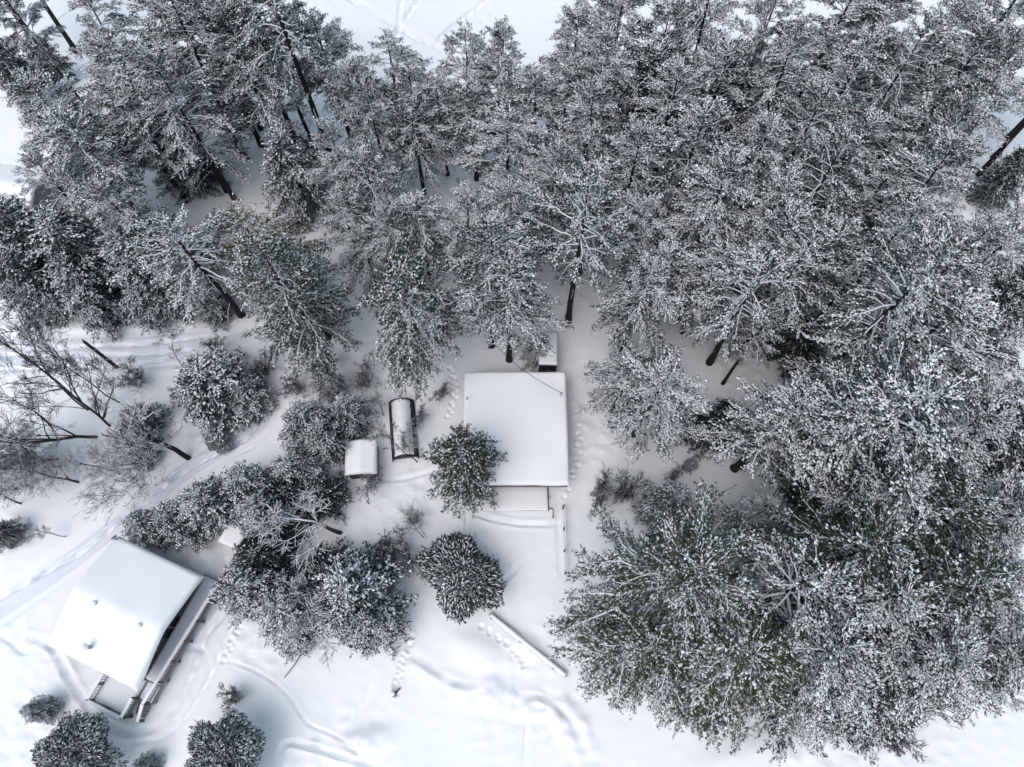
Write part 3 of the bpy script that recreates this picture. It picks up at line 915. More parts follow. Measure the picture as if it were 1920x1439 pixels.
def build_house():
    t = thing('gabled_house', 'gabled house at the lower left under deep smooth roof snow', 'house', (HX, HY, 0), HA)
    ze, zr = 3.15, 4.55
    xg, xl = HW / 2 - 1.15, -HW / 2 + .5
    bm = bmesh.new(); gable_walls(bm, xg - xl, HD - 0.9, -.3, ze - .1, zr - .2)
    bmesh.ops.translate(bm, verts=bm.verts, vec=((xg + xl) / 2, 0, 0)); bm_obj('wall', bm, M_WALL, t)
    bm = bmesh.new(); gable_roof(bm, HW, HD, ze, zr, .18); roof = bm_obj('roof', bm, M_RUST, t)
    sl = (zr - ze) / (HD / 2)
    snow_sheet('roof_snow', roof, HW + .12, HD + .12, 0.5, lambda X, Y: zr + .02 - sl * (np.sqrt(Y * Y + .08) - .04), 0.34, 70, 6, .10)
    def local(px, py, z):
        x, y = W(px, py, z); x -= HX; y -= HY
        c, s = math.cos(-HA), math.sin(-HA)
        return x * c - y * s, x * s + y * c
    # flue with its snow cap, two roof vents
    x, y = local(154, 1213, 5.2); zb = zr - sl * abs(y)
    tb = Tubes(); tb.add([(x, y, zb - .1), (x, y, zb + 1.25)], [.15, .15], 12)
    ch = link('chimney', tb.mesh('chimney', M_METAL), t)
    tb = Tubes(); tb.add([(x, y, zb + 1.26), (x, y, zb + 1.36), (x, y, zb + 1.5), (x, y, zb + 1.6)], [.25, .27, .22, .08], 12)
    link('chimney_cap', tb.mesh('chimney_cap', M_ROOFSNOW), ch)
    for px, py in ((173, 1131), (258, 1173)):
        x, y = local(px, py, 5.3); zb = zr - sl * abs(y)
        tb = Tubes(); tb.add([(x, y, zb), (x, y, zb + .66)], [.13, .13], 10)
        v = link('roof_vent', tb.mesh('roof_vent', M_METAL), t)
        tb = Tubes(); tb.add([(x, y, zb + .66), (x, y, zb + .74), (x, y, zb + .8)], [.2, .19, .08], 10); link('vent_cap', tb.mesh('vent_cap', M_ROOFSNOW), v)
    # openings of the gable facing the deck and of the other walls
    for yy, w in ((-2.6, 1.5), (2.6, 1.5)):
        window_part(t, xg, yy, 2.0, w, 1.2, 'y', 1)
        bm = bmesh.new(); box(bm, xg, xg + .06, -.9, .9, .75, 2.75); dr = bm_obj('sliding_door', bm, M_GLASS, t)
    bm = bmesh.new(); box(bm, xg + .06, xg + .1, -.03, .03, .75, 2.75); bm_obj('door_stile', bm, M_METAL, dr)
    for xx in (-2, 1.2):
        window_part(t, xx, -(HD - .9) / 2, 1.8, 1.3, 1.1, 'x', -1)
        window_part(t, xx, (HD - .9) / 2, 1.8, 1.3, 1.1, 'x', 1)
    # small lean-to on the far gable
    bm = bmesh.new(); box(bm, xl - 1.15, xl - .003, -.9, .5, -.3, 1.9); bm_obj('lean_to', bm, M_WALL, t)
    s = snow_sheet('lean_to_snow', bpy.data.objects['lean_to'], 1.3, 1.6, .4, lambda X, Y: 1.9 + 0 * X, .25, 20, 12, .03)
    s.location = (xl - .6, -.2, 0)
    # dish on the upper corner
    x, y = -HW / 2 + .25, HD / 2 - .2
    tb = Tubes(); tb.add([(x, y, 3.0), (x, y, 4.0)], [.04, .04], 6); an = link('antenna', tb.mesh('antenna', M_BLACK), t)
    tb = Tubes(); tb.add([(x, y, 3.95), (x - .1, y + .05, 4.05), (x - .16, y + .08, 4.1)], [.02, .22, .27], 12); link('dish', tb.mesh('dish', M_GREYWALL), an)


build_house()


def build_deck():
    t = thing('deck', 'snowy wooden deck with white topped railings wrapping the gabled house', 'deck', (HX, HY, 0), HA)
    x0, x1, xm = HW / 2 - 1.14, 4.62, 3.35      # wall, outer rail, edge of the landing
    yt, ym, ys, yb = 4.6, -HD / 2 + .36, -5.5, -7.0
    zf = .75
    bm = bmesh.new(); box(bm, x0, x1, ym, yt, zf - .16, zf); box(bm, xm, x1, ys, ym - .002, zf - .16, zf - .003)
    yy = ys + .1
    while yy < yt:
        box(bm, x1 - .17, x1 - .03, yy - .07, yy + .07, -.3, zf - .16)
        yy += 1.65
    bm_obj('walkway', bm, M_WOOD, t)
    s = snow_sheet('walkway_snow', t, x1 - x0 - .3, yt - ym - .1, .16, lambda X, Y: zf + 0 * X, .2, 40, 21, .1, M_PACK)
    s.location = ((x0 + x1) / 2, (ym + yt) / 2, 0)
    s = snow_sheet('walkway_snow', t, x1 - xm - .2, ym - ys - .05, .1, lambda X, Y: zf + 0 * X, .1, 20, 24, .04, M_PACK)
    s.location = ((xm + x1) / 2, (ym + ys) / 2, 0)
    xa, xb = .25, xm - .004
    bm = bmesh.new(); box(bm, xa, xb, yb, ym - .004, zf - .16, zf - .006)
    for xx in (xa + .1, xb - .1): box(bm, xx - .07, xx + .07, yb + .05, yb + .19, -.3, zf - .16)
    bm_obj('landing', bm, M_WOOD, t)
    s = snow_sheet('landing_snow', t, xb - xa - .12, ym - yb - .1, .34, lambda X, Y: zf + 0 * X, .35, 30, 22, .08)
    s.location = ((xa + xb) / 2, (ym + yb) / 2, 0)

    def railing(a, b, posts, bal=True, za=zf, zb=zf):
        a = Vector((*a, za)); b = Vector((*b, zb)); d = b - a
        bm = bmesh.new()
        up = Vector((0, 0, 1.0))
        bar(bm, a + up, b + up, .12, .06)
        bar(bm, a + up * .12, b + up * .12, .06, .06)
        rail = bm_obj('railing', bm, M_WOOD, t)
        bm = bmesh.new(); bar(bm, a + up * 1.085, b + up * 1.085, .23, .11); bm_obj('rail_snow', bm, M_ROOFSNOW, rail)
        if bal:
            bm = bmesh.new(); n = int(d.length / .16)
            for i in range(1, n):
                p = a + d * (i / n); box(bm, p.x - .022, p.x + .022, p.y - .022, p.y + .022, p.z + .15, p.z + .97)
            bm_obj('balusters', bm, M_WOOD, rail)
        for i in range(posts):
            p = a + d * (i / max(1, posts - 1))
            bm = bmesh.new(); box(bm, p.x - .07, p.x + .07, p.y - .07, p.y + .07, -.35, p.z + 1.12); bm_obj('post', bm, M_WALL, t)
    railing((x1 + .2, yt), (x1 - .25, ys), 7)
    railing((xa, -HD / 2 + .1), (xa, yb), 3)
    railing((xa, yb), (xb, yb), 3)
    for i in range(4):
        bm = bmesh.new(); z = zf - .19 * (i + 1)
        box(bm, xm + .1, x1 - .3, ys - .02 - .3 * (i + 1), ys - .02 - .3 * i, z - .05, z)
        bm_obj('stair_tread', bm, M_WOOD, t)
    bm = bmesh.new()
    for xx in (xm + .06, x1 - .26):
        bar(bm, (xx, ys, zf - .25), (xx, ys - 1.35, zf - 1.05), .05, .2)
    bm_obj('stringers', bm, M_WOOD, t)
    railing((xm + .03, ys), (xm + .03, yb), 2, True, zf, zf - .05)
    railing((x1 - .25, ys - .02), (x1 - .25, ys - 1.4), 2, True, zf, zf - .85)


build_deck()


# ------------------------------------------------------------------ cabins glimpsed through the trees
def far_cabin(label, px, py, z, w, d, rz, snow):
    x, y = W(px, py, z)
    t = thing('far_cabin', label, 'cabin', (x, y, 0), rz)
    bm = bmesh.new(); gable_walls(bm, w - .6, d - .6, -.3, z - .8, z + .2); bm_obj('wall', bm, M_ROOFGREY, t)
    bm = bmesh.new(); gable_roof(bm, w, d, z - .7, z + .35, .14); roof = bm_obj('roof', bm, M_ROOFGREY, t)
    sl = 1.05 / (d / 2)
    if snow:
        snow_sheet('roof_snow', roof, w, d, .4, lambda X, Y: z + .35 - sl * np.abs(Y), .3, 34, 15, .05)
    window_part(t, 0, -(d - .6) / 2, 1.5, 1.1, 1.0, 'x', -1)
    bm = bmesh.new(); box(bm, 1.2, 2.0, -(d - .6) / 2 - .05, -(d - .6) / 2, 0.05, 1.95); bm_obj('door', bm, M_GREYWALL, t)


far_cabin('grey roofed cabin glimpsed behind dark slanting trunks at the upper left', 430, 205, 2.4, 4.2, 3.0, R(70), False)
far_cabin('cabin with a white roof corner peeking out of trees at the left edge', 15, 350, 3.2, 6.5, 6.0, R(-8), True)


# ------------------------------------------------------------------ small things in the yards
def yard_wall():
    a, b = W(918, 1152, .3), W(1062, 1268, .3)
    a, b = Vector((*a, 0)), Vector((*b, 0)); d = b - a
    t = thing('timber_wall', 'low snow capped timber retaining wall slanting across the yard', 'wall', ((a.x + b.x) / 2, (a.y + b.y) / 2, 0), math.atan2(d.y, d.x))
    L = d.length
    for i in range(2):
        bm = bmesh.new(); box(bm, -L / 2, L / 2, -.12, .12, -.3 + .36 * i, .05 + .36 * i, None, .02); bm_obj('beam', bm, M_WALL, t)
    for x in (-L / 2 + .3, -.6, L / 2 - 1.2):
        bm = bmesh.new(); box(bm, x - .09, x + .09, -.22, -.12, -.4, .55); bm_obj('post', bm, M_WALL, t)
    s = snow_sheet('wall_snow', t, L - .1, .34, .22, lambda X, Y: .41 + 0 * X, .15, 40, 31, .16)


yard_wall()


def rail_fence():
    a, b = W(1056, 952, .5), W(1060, 1075, .5)
    a, b = Vector((*a, 0)), Vector((*b, 0)); d = b - a
    t = thing('rail_fence', 'short wooden rail fence running down beside the cabin porch', 'fence', (a.x, a.y, 0), math.atan2(d.y, d.x))
    L = d.length
    for i in range(4):
        bm = bmesh.new(); x = L * i / 3; box(bm, x - .06, x + .06, -.06, .06, -.3, 1.05 if i else 1.5); bm_obj('post', bm, M_WALL, t)
    for z in (.45, .9):
        bm = bmesh.new(); box(bm, 0, L, .062, .11, z - .06, z + .06); bm_obj('rail', bm, M_WOOD, t)
    bm = bmesh.new(); box(bm, 0, L, .05, .12, .962, 1.03); bm_obj('rail_snow', bm, M_ROOFSNOW, t)


rail_fence()


def poles():
    x, y = W(217, 688)
    t = thing('tree_snag', 'broken branchless dead trunk standing beside the snowy road', 'dead tree', (x, y, gz(x, y)))
    tb = Tubes(); tb.add([(0, 0, -.4), (.05, 0, 2), (.0, .06, 4), (.04, .02, 5.6)], [.20, .17, .15, .13], 9)
    link('trunk', tb.mesh('trunk', M_BARE), t)
    tb = Tubes(); tb.add([(.04, .02, 5.58), (.06, .04, 5.8), (.14, .05, 6.1)], [.125, .08, .015], 6); link('splintered_top', tb.mesh('splintered_top', M_RUST), t)
    a, b = W(571, 1210, .3), W(533, 1271, .1)
    tb = Tubes(); am = np.array([(a[0] + .1, a[1] + .4, .6), (a[0], a[1], .3), ((a[0] + b[0]) / 2 + .2, (a[1] + b[1]) / 2, .25), (b[0], b[1], .08)])
    tb.add(smooth(am, 5), np.linspace(.045, .03, 16), 5)
    tag(link('bent_stick', tb.mesh('bent_stick', M_BLACK)), 'thin dark bent stick poking from open snow below the conifers', 'stick')
    x, y = W(738, 1302)
    t = thing('stump', 'small dark stump at the lower end of the footprint trail', 'stump', (x, y, gz(x, y)))
    tb = Tubes(); tb.add([(0, 0, -.3), (0, .02, .35), (.02, .04, .62)], [.22, .2, .17], 9); st = link('trunk', tb.mesh('trunk', M_WALL), t)
    tb = Tubes(); tb.add([(.02, .04, .625), (.02, .05, .72), (.02, .05, .78)], [.19, .17, .07], 9); link('snow_cap', tb.mesh('snow_cap', M_ROOFSNOW), t)
    tb = Tubes(); tb.add([(.1, 0, -.1), (.35, .3, .2), (.55, .45, .3)], [.09, .07, .05], 6); link('root', tb.mesh('root', M_WALL), t)
    # boards poking from the snow by the lake edge and fallen limbs among the pines
    x, y = W(1675, 1400)
    t = thing('plank_pile', 'dark planks poking out of the bank below the bare twigs', 'planks', (x, y, gz(x, y)), R(-40))
    for i, (yy, l) in enumerate(((-.2, 1.5), (.06, 1.8), (.3, 1.2))):
        bm = bmesh.new(); box(bm, -l / 2, l / 2, yy - .1, yy + .1, .1 + .02 * i, .17 + .02 * i, Matrix.Rotation(R(6 * i - 5), 4, 'Z')); bm_obj('plank', bm, M_WALL, t)
    for lab, pa, pb, r in (
            ('dark fallen log tipped in the snow below the right hand pines', (1300, 905), (1326, 918), .11),
            ('short dark log half buried uphill of the big green pine', (1195, 912), (1222, 932), .11),
            ('crooked fallen branch lying on snow among the right hand trunks', (1352, 925), (1380, 910), .07),
            ('curved dark branch stub on bare snow above the green pine', (1351, 940), (1362, 955), .08)):
        a, b = W(*pa), W(*pb)
        za, zb = gz(*a), gz(*b)
        tb = Tubes(); tb.add([(a[0], a[1], za + .05), ((a[0] + b[0]) / 2 + .08, (a[1] + b[1]) / 2, (za + zb) / 2 + .22), (b[0], b[1], zb + .08)], [r, r * .85, r * .6], 7)
        tag(link('fallen_log', tb.mesh('fallen_log', M_TRUNK)), lab, 'log')


poles()


# ------------------------------------------------------------------ trees
# kind, variant, photo pixel, 'b' = foot of the trunk / 'c' = middle of the crown, height, crown radius, label
TREES = [
 # pines standing round the square cabin
 ('pine', 2, 1238, 715, 'c', 17.0, 5.2, 'broad pine with bare white limbs spreading just right of the square cabin'),
 ('greenpine', 1, 800, 690, 'b', 19.0, 5.0, 'wide pine with a thick dark foot showing at the cabin top left corner'),
 ('pine', 1, 955, 676, 'b', 19.0, 4.0, 'narrow pine whose trunk meets the snow just above the cabin roof'),
 ('pine', 3, 922, 650, 'b', 21.0, 4.2, 'tall pine behind the narrow one above the cabin roof'),
 ('airypine', 0, 1065, 602, 'b', 24.0, 4.4, 'tall pine with a long clear dark trunk directly above the narrow shed'),
 ('yardpine', 0, 872, 905, 'b', 11.5, 3.2, 'green pine with little snow leaning over the cabin roof left edge'),
 ('pine', 4, 1148, 770, 'b', 13.0, 3.4, 'pine squeezed between the narrow shed and the broad white limbed pine'),
 ('pine', 1, 1165, 660, 'b', 15.0, 3.8, 'pine behind the broad white limbed pine, right of the long clear trunk'),
 ('fir', 1, 1010, 655, 'c', 5.0, 1.4, 'small fir tucked against the narrow shed left wall'),
 ('greenpine', 1, 622, 682, 'b', 19.0, 4.6, 'olive tinted pine standing at the bend of the snowy road'),
 ('tanpine', 0, 480, 440, 'c', 15.0, 4.4, 'yellow brown tinted pine above the snowy road'),
 ('fir', 0, 545, 318, 'c', 12.0, 3.6, 'dark green fir in front of the row of slanting trunks'),
 ('fir', 2, 335, 300, 'c', 9.0, 2.8, 'pale young fir between two leaning trunks at the upper left'),
 ('pine', 4, 700, 330, 'c', 15.0, 4.4, 'feathery white pine left of the bare white branched oak'),
 ('pine', 0, 640, 300, 'c', 14.0, 3.6, 'white pine at the foot of the slanting trunk row'),
 ('pine', 3, 780, 400, 'c', 14.0, 4.0, 'dense pine below the bare white branched oak'),
 ('pine', 2, 870, 395, 'c', 15.0, 4.2, 'rounded pine just under the star shaped pine'),
 ('pine', 1, 960, 400, 'c', 16.0, 4.0, 'pine directly below the star shaped pine'),
 ('pine', 2, 950, 185, 't', 15.5, 5.2, 'star shaped pine with white limbs radiating near the lake gap'),
 ('pine', 0, 1030, 330, 'c', 15.0, 3.8, 'pine touching the right side of the star shaped pine'),
 ('pine', 2, 680, 470, 'c', 10.0, 3.0, 'small pine on the bare snow patch left of the cabin pines'),
 ('pine', 4, 640, 400, 'c', 13.0, 3.6, 'pale pine overhanging the small bare snow patch left of the cabin pines'),
 ('pine', 0, 735, 430, 'c', 14.0, 3.4, 'slim pine rising behind the wide pine at the cabin corner'),
 # edge of the lake
 ('airypine', 1, 720, 78, 't', 16.0, 3.6, 'spire topped pine standing alone against the white lake'),
 ('pine', 3, 768, 128, 't', 15.0, 3.6, 'pine with a thin tip right of the spire topped pine'),
 ('pine', 4, 815, 140, 't', 14.0, 3.6, 'blunt pine at the middle of the lake gap'),
 ('airypine', 0, 868, 72, 't', 16.0, 3.4, 'ragged pine with a forked tip against the lake'),
 ('pine', 1, 926, 78, 't', 16.0, 3.6, 'pine right of the forked tip against the lake'),
 ('pine', 0, 690, 175, 't', 14.0, 3.6, 'grey green pine under the spire topped pine'),
 ('pine', 4, 765, 195, 't', 13.0, 3.6, 'pine just above the bare white branched oak'),
 ('pine', 3, 880, 150, 't', 14.0, 4.0, 'pine under the forked tip pine'),
 # upper left wood
 ('airypine', 0, 427, 358, 'b', 21.5, 4.8, 'pine with a row of bare white side limbs at the upper left'),
 ('airypine', 1, 460, 297, 'b', 23.5, 4.4, 'tall leaning pine left of the glimpsed grey roof'),
 ('airypine', 0, 490, 272, 'b', 24.5, 4.2, 'tall pine rising right beside the glimpsed grey roof'),
 ('airypine', 1, 520, 267, 'b', 24.5, 4.0, 'third slanting trunk right of the glimpsed grey roof'),
 ('airypine', 0, 554, 262, 'b', 25.5, 4.2, 'slim slanting trunk in the middle of the trunk row'),
 ('airypine', 1, 620, 295, 'b', 25.5, 4.4, 'thickest slanting trunk at the right end of the trunk row'),
 ('pine', 1, 585, 20, 't', 17.0, 4.2, 'dark pine bordering the lake gap on its left'),
 ('pine', 3, 650, 130, 't', 14.0, 3.8, 'pine in the corner left of the spire topped pine'),
 ('pine', 2, 500, 40, 'c', 22.0, 4.6, 'pine at the top edge above the slanting trunks'),
 ('pine', 0, 400, 50, 'c', 18.0, 4.6, 'pine at the top edge left of the slanting trunks'),
 ('pine', 4, 300, 45, 'c', 18.0, 5.0, 'bushy white pine on the top edge near the upper left snow gap'),
 ('pine', 2, 235, 145, 'c', 17.0, 5.2, 'wide white pine right below the upper left snow gap'),
 ('pine', 0, 75, 205, 'c', 17.0, 5.2, 'bright snowy pine on the left edge above the dark firs'),
 ('pine', 1, 160, 275, 'c', 16.0, 4.6, 'dark sided pine right of the bright left edge pine'),
 ('airypine', 1, 285, 430, 'b', 17.0, 4.4, 'pine with a ladder of dead white limbs above the left road'),
 ('airypine', 0, 453, 592, 'b', 18.0, 4.6, 'pine whose dark trunk comes down to the road verge'),
 ('airypine', 1, 77, 94, 'b', 23.5, 4.0, 'bare dark trunk crossing the upper left snow gap'),
 ('airypine', 0, 143, 97, 'b', 23.5, 4.2, 'second dark trunk at the right rim of the upper left snow gap'),
 ('darkfir', 0, 20, 125, 'c', 8.0, 2.8, 'blue black fir in the shade at the upper left edge'),
 ('darkfir', 0, 90, 115, 'c', 6.0, 1.9, 'small blue black fir inside the upper left snow gap'),
 ('pine', 3, 30, 30, 'c', 18.0, 3.2, 'pine in the extreme upper left corner'),
 ('pine', 4, 160, 15, 'c', 19.0, 4.2, 'pine hanging over the top edge above the upper left snow gap'),
 ('pine', 2, 335, 195, 'c', 18.0, 4.4, 'full white pine between the upper left whorled limbs and the glimpsed grey roof'),
 ('pine', 0, 450, 110, 'c', 19.0, 4.4, 'dense pine standing over the glimpsed grey roof'),
 ('pine', 3, 250, 235, 'c', 15.0, 4.0, 'mid sized pine below the wide white pine at the upper left'),
 ('pine', 4, 1905, 430, 'c', 17.0, 3.8, 'pine on the right edge just above the bent bare saplings'),
 # left mass above the road
 ('fir', 1, 60, 445, 'c', 12.0, 4.2, 'large dark fir on the left edge, highest above the road'),
 ('fir', 0, 145, 480, 'c', 12.0, 4.2, 'large dark fir in the middle of the left bank above the road'),
 ('fir', 1, 60, 530, 'c', 9.0, 3.6, 'dark fir on the left edge overhanging the road'),
 ('fir', 2, 165, 540, 'c', 8.0, 3.2, 'snow dusted fir overhanging the road from the left bank'),
 ('pine', 0, 235, 395, 'c', 14.0, 4.0, 'pale pine between the left edge roof and the dead white limbs'),
 ('fir', 2, 275, 500, 'c', 10.0, 3.6, 'grey fir right of the left bank fir group'),
 ('fir', 2, 290, 556, 'c', 6.0, 2.5, 'low white tipped fir on the upper road verge'),
 ('fir', 1, 345, 535, 'c', 7.0, 2.6, 'low fir on the road verge next to a dark trunk foot'),
 ('fir', 2, 395, 570, 'c', 4.5, 1.8, 'smallest snow covered fir on the upper road verge'),
 ('pine', 1, 350, 470, 'c', 12.0, 3.6, 'slender pine left of the yellow brown tinted pine'),
 ('pine', 2, 100, 350, 'c', 13.0, 3.6, 'pine right behind the white roof corner on the left edge'),
 ('pine', 4, 555, 520, 'c', 15.0, 4.2, 'grey pine right of the yellow brown tinted pine'),
 ('pine', 3, 540, 600, 'c', 8.0, 2.8, 'low pine at the road bend below the grey pine'),
 # the big right hand wood, upper rows
 ('pine', 0, 1075, 5, 't', 18.0, 4.4, 'pine at the right rim of the lake gap on the top edge'),
 ('pine', 1, 1015, 120, 't', 15.0, 4.2, 'pine below the twiggy bare tree beside the lake gap'),
 ('pine', 2, 1130, 110, 'c', 19.0, 4.8, 'full white pine in the top row next to the lake gap pines'),
 ('pine', 3, 1165, 25, 'c', 20.0, 4.4, 'top edge pine directly above the full white pine'),
 ('pine', 4, 1250, 70, 'c', 19.0, 4.8, 'shaggy pine second row from the top, centre right'),
 ('pine', 0, 1110, 205, 'c', 17.0, 4.2, 'pine right of the star shaped pine top'),
 ('fir', 1, 1190, 215, 'c', 14.0, 3.8, 'dark pointed fir between white pines right of the star shaped pine'),
 ('pine', 2, 1270, 185, 'c', 18.0, 4.6, 'pine beside the dark pointed fir'),
 ('pine', 1, 1330, 40, 'c', 20.0, 4.4, 'top edge pine left of the dead white twig tree'),
 ('pine', 3, 1365, 130, 'c', 19.0, 4.6, 'pine immediately behind the dead white twig tree'),
 ('pine', 4, 1440, 45, 'c', 20.0, 4.8, 'top edge pine right of the dead white twig tree'),
 ('pine', 2, 1480, 140, 'c', 19.0, 4.8, 'bright pine in the second row of the right wood'),
 ('pine', 0, 1555, 60, 'c', 20.0, 5.0, 'brightest pine of the top right wood'),
 ('pine', 1, 1590, 165, 'c', 18.0, 4.6, 'pine below the brightest top right pine'),
 ('pine', 3, 1660, 40, 'c', 20.0, 4.8, 'top edge pine right of the brightest one'),
 ('pine', 4, 1690, 140, 'c', 19.0, 4.4, 'pine left of the black hollow in the top right wood'),
 ('pine', 2, 1770, 55, 'c', 20.0, 5.0, 'top edge pine near the upper right corner'),
 ('pine', 0, 1790, 160, 'c', 18.0, 4.2, 'pine hanging over the black hollow at the top right'),
 ('pine', 1, 1880, 40, 'c', 20.0, 4.8, 'pine filling the upper right corner'),
 ('pine', 3, 1870, 150, 'c', 19.0, 4.8, 'drooping white pine above the striped trunk shadows on the right edge'),
 # right wood, middle rows
 ('pine', 4, 1110, 365, 'c', 17.0, 4.8, 'pine with forked white limbs above the long clear trunk'),
 ('pine', 0, 1190, 310, 'c', 17.0, 4.4, 'pine with speckled crown below the dark pointed fir'),
 ('pine', 2, 1225, 400, 'c', 16.0, 4.2, 'pine right of the one with forked white limbs'),
 ('pine', 3, 1290, 290, 'c', 18.0, 4.6, 'pine left of a narrow dark slot among the right wood trunks'),
 ('fir', 2, 1340, 240, 'c', 13.0, 3.6, 'dark speckled fir under the dead white twig tree'),
 ('pine', 1, 1410, 290, 'c', 17.0, 4.6, 'pine right of the narrow dark slot'),
 ('pine', 4, 1510, 250, 'c', 18.0, 4.6, 'pine above the thin fallen white limbs in the right wood'),
 ('pine', 0, 1590, 280, 'c', 18.0, 4.6, 'grey pine in the centre of the upper right wood'),
 ('pine', 2, 1680, 245, 'c', 18.0, 4.8, 'pine right of the grey centre pine in the upper right wood'),
 ('pine', 3, 1760, 280, 'c', 18.0, 4.8, 'pine left of the striped trunk shadows'),
 ('pine', 0, 1340, 390, 'c', 17.0, 5.0, 'broad white pine in the heart of the right wood'),
 ('pine', 1, 1450, 380, 'c', 17.0, 4.4, 'pine shading a black gap right of the broad white pine'),
 ('pine', 4, 1540, 360, 'c', 18.0, 4.6, 'pine with pale thin limbs right of the black gap'),
 ('pine', 2, 1640, 345, 'c', 18.0, 4.8, 'pine uphill of the large pale pine'),
 ('pine', 0, 1735, 385, 'c', 18.0, 5.0, 'pine left of the dark young fir at the right edge'),
 ('darkfir', 0, 1890, 330, 'c', 8.0, 2.6, 'dark young fir against the snow with striped trunk shadows'),
 ('airypine', 1, 1835, 327, 'b', 20.0, 3.6, 'front slim trunk of the three over the right edge snow gap'),
 ('airypine', 0, 1862, 296, 'b', 20.0, 3.6, 'middle slim trunk of the three over the right edge snow gap'),
 ('airypine', 1, 1886, 262, 'b', 20.0, 3.4, 'rear slim trunk of the three over the right edge snow gap'),
 ('pine', 3, 1250, 500, 'c', 15.0, 4.4, 'pine between the long clear trunk and the middle right wood'),
 ('pine', 2, 1340, 500, 'c', 16.0, 4.6, 'pine in front of the broad white pine of the right wood'),
 ('airypine', 0, 1395, 655, 'b', 19.0, 4.4, 'pine with a stout dark foot right of the broad white limbed pine'),
 ('airypine', 0, 1355, 720, 'b', 16.0, 2.6, 'thin slanting trunk over the snow patch right of the cabin pines'),
 ('airypine', 1, 1330, 680, 'b', 18.0, 4.2, 'pine with a short black foot touching the broad white limbed pine'),
 ('pine', 0, 1440, 480, 'c', 17.0, 4.8, 'shaggy pine with drooping white sprays in the right wood'),
 ('pine', 3, 1545, 470, 'c', 18.0, 4.8, 'pine above the shadowy young firs in the right wood'),
 ('pine', 2, 1650, 460, 'c', 19.0, 5.2, 'tall pine with streaked drooping sprays, centre of the right wood'),
 ('pine', 1, 1790, 490, 'c', 17.0, 4.4, 'pine by the bent bare saplings at the right edge'),
 ('airypine', 1, 1510, 730, 'b', 22.0, 4.6, 'pine with a long slanting trunk above the grey snow pocket'),
 ('darkfir', 0, 1500, 640, 'c', 7.0, 2.9, 'shadowy young fir left of the grey snow pocket'),
 ('darkfir', 0, 1545, 700, 'c', 4.5, 1.6, 'small shadowy fir under the slanting trunk by the grey snow pocket'),
 ('darkfir', 0, 1345, 795, 'c', 7.0, 2.6, 'dark tangled fir right of the broad white limbed pine'),
 ('pine', 2, 1730, 620, 'c', 21.0, 6.6, 'largest pale pine of the right wood, beside the grey snow pocket'),
 ('fir', 1, 1885, 570, 'c', 11.0, 3.6, 'dark green fir on the right edge under bent saplings'),
 ('pine', 3, 1850, 660, 'c', 17.0, 4.8, 'pine on the right edge below the dark green fir'),
 # right wood, lower rows
 ('pine', 1, 1375, 880, 'b', 17.0, 4.8, 'pine on the lower left rim of the right wood, uphill of bare logs'),
 ('airypine', 0, 1465, 887, 'b', 21.0, 4.8, 'pine with the thickest slanting trunk in the right wood'),
 ('airypine', 1, 1503, 902, 'b', 20.0, 6.0, 'pine with limbs hanging like ribs over a black hollow'),
 ('airypine', 1, 1805, 845, 'b', 20.0, 4.2, 'pine with a slanting trunk near the right edge'),
 ('darkfir', 0, 1540, 940, 'c', 8.0, 3.0, 'black shaded fir under the rib like limbs'),
 ('pine', 0, 1790, 820, 'c', 17.0, 4.8, 'pine right of the rib like limbs'),
 ('fir', 1, 1880, 850, 'c', 13.0, 4.6, 'blue green fir on the right edge beyond the slanting trunk'),
 ('pine', 3, 1690, 940, 'c', 18.0, 4.8, 'pine below the rib like limbs'),
 ('greenpine', 0, 1800, 960, 'c', 18.0, 5.0, 'green pine near the right edge of the lower wood'),
 ('pine', 1, 1890, 960, 'c', 17.0, 4.6, 'white pine at the right edge of the lower wood'),
 ('pine', 2, 1430, 955, 'c', 10.0, 2.6, 'grey thin pine above the big green pine'),
 ('fir', 0, 1250, 950, 'c', 8.0, 2.3, 'pointed fir rising behind the big green pine'),
 ('bigpine', 0, 1290, 1085, 'c', 24.0, 7.6, 'biggest green pine with limbs fanned out below the square cabin'),
 ('greenpine', 0, 1180, 1215, 'c', 17.0, 4.6, 'green pine at the lower left corner of the big pine clump'),
 ('pine', 4, 1490, 1110, 'c', 20.0, 5.4, 'pine right of the biggest green pine'),
 ('greenpine', 0, 1590, 1040, 'c', 19.0, 5.2, 'deep green pine uphill of the lower right wood'),
 ('greenpine', 1, 1400, 1235, 'c', 21.0, 5.6, 'pine with long white hanging limbs above the lower snow'),
 ('pine', 0, 1560, 1220, 'c', 19.0, 5.2, 'pine with streaked sprays in the lower right wood'),
 ('pine', 3, 1650, 1130, 'c', 19.0, 5.2, 'pine in the centre of the lower right wood'),
 ('greenpine', 0, 1760, 1090, 'c', 19.0, 5.2, 'pine left of the lower right edge trees'),
 ('pine', 2, 1850, 1090, 'c', 18.0, 4.8, 'pine on the lower right edge above the drooping twigs'),
 ('pine', 1, 1700, 1220, 'c', 17.0, 4.8, 'pine above the open snow at the lower right'),
 ('fir', 1, 1640, 1320, 'c', 9.0, 3.6, 'dark fir on the lower rim of the wood beside forked white limbs'),
 ('fir', 0, 1800, 1210, 'c', 10.0, 4.0, 'dusky fir on the lower right rim of the wood'),
 ('pine', 4, 1505, 1320, 'c', 13.0, 3.8, 'pine on the lower rim left of the forked white limbs'),
 ('fir', 2, 1330, 1330, 'c', 8.0, 1.7, 'narrow hanging fir spray lowest under the big green pine'),
 ('pine', 3, 1890, 1190, 'c', 15.0, 4.0, 'pine at the right edge, lowest of the edge trees'),
 # conifers of the lower left yard
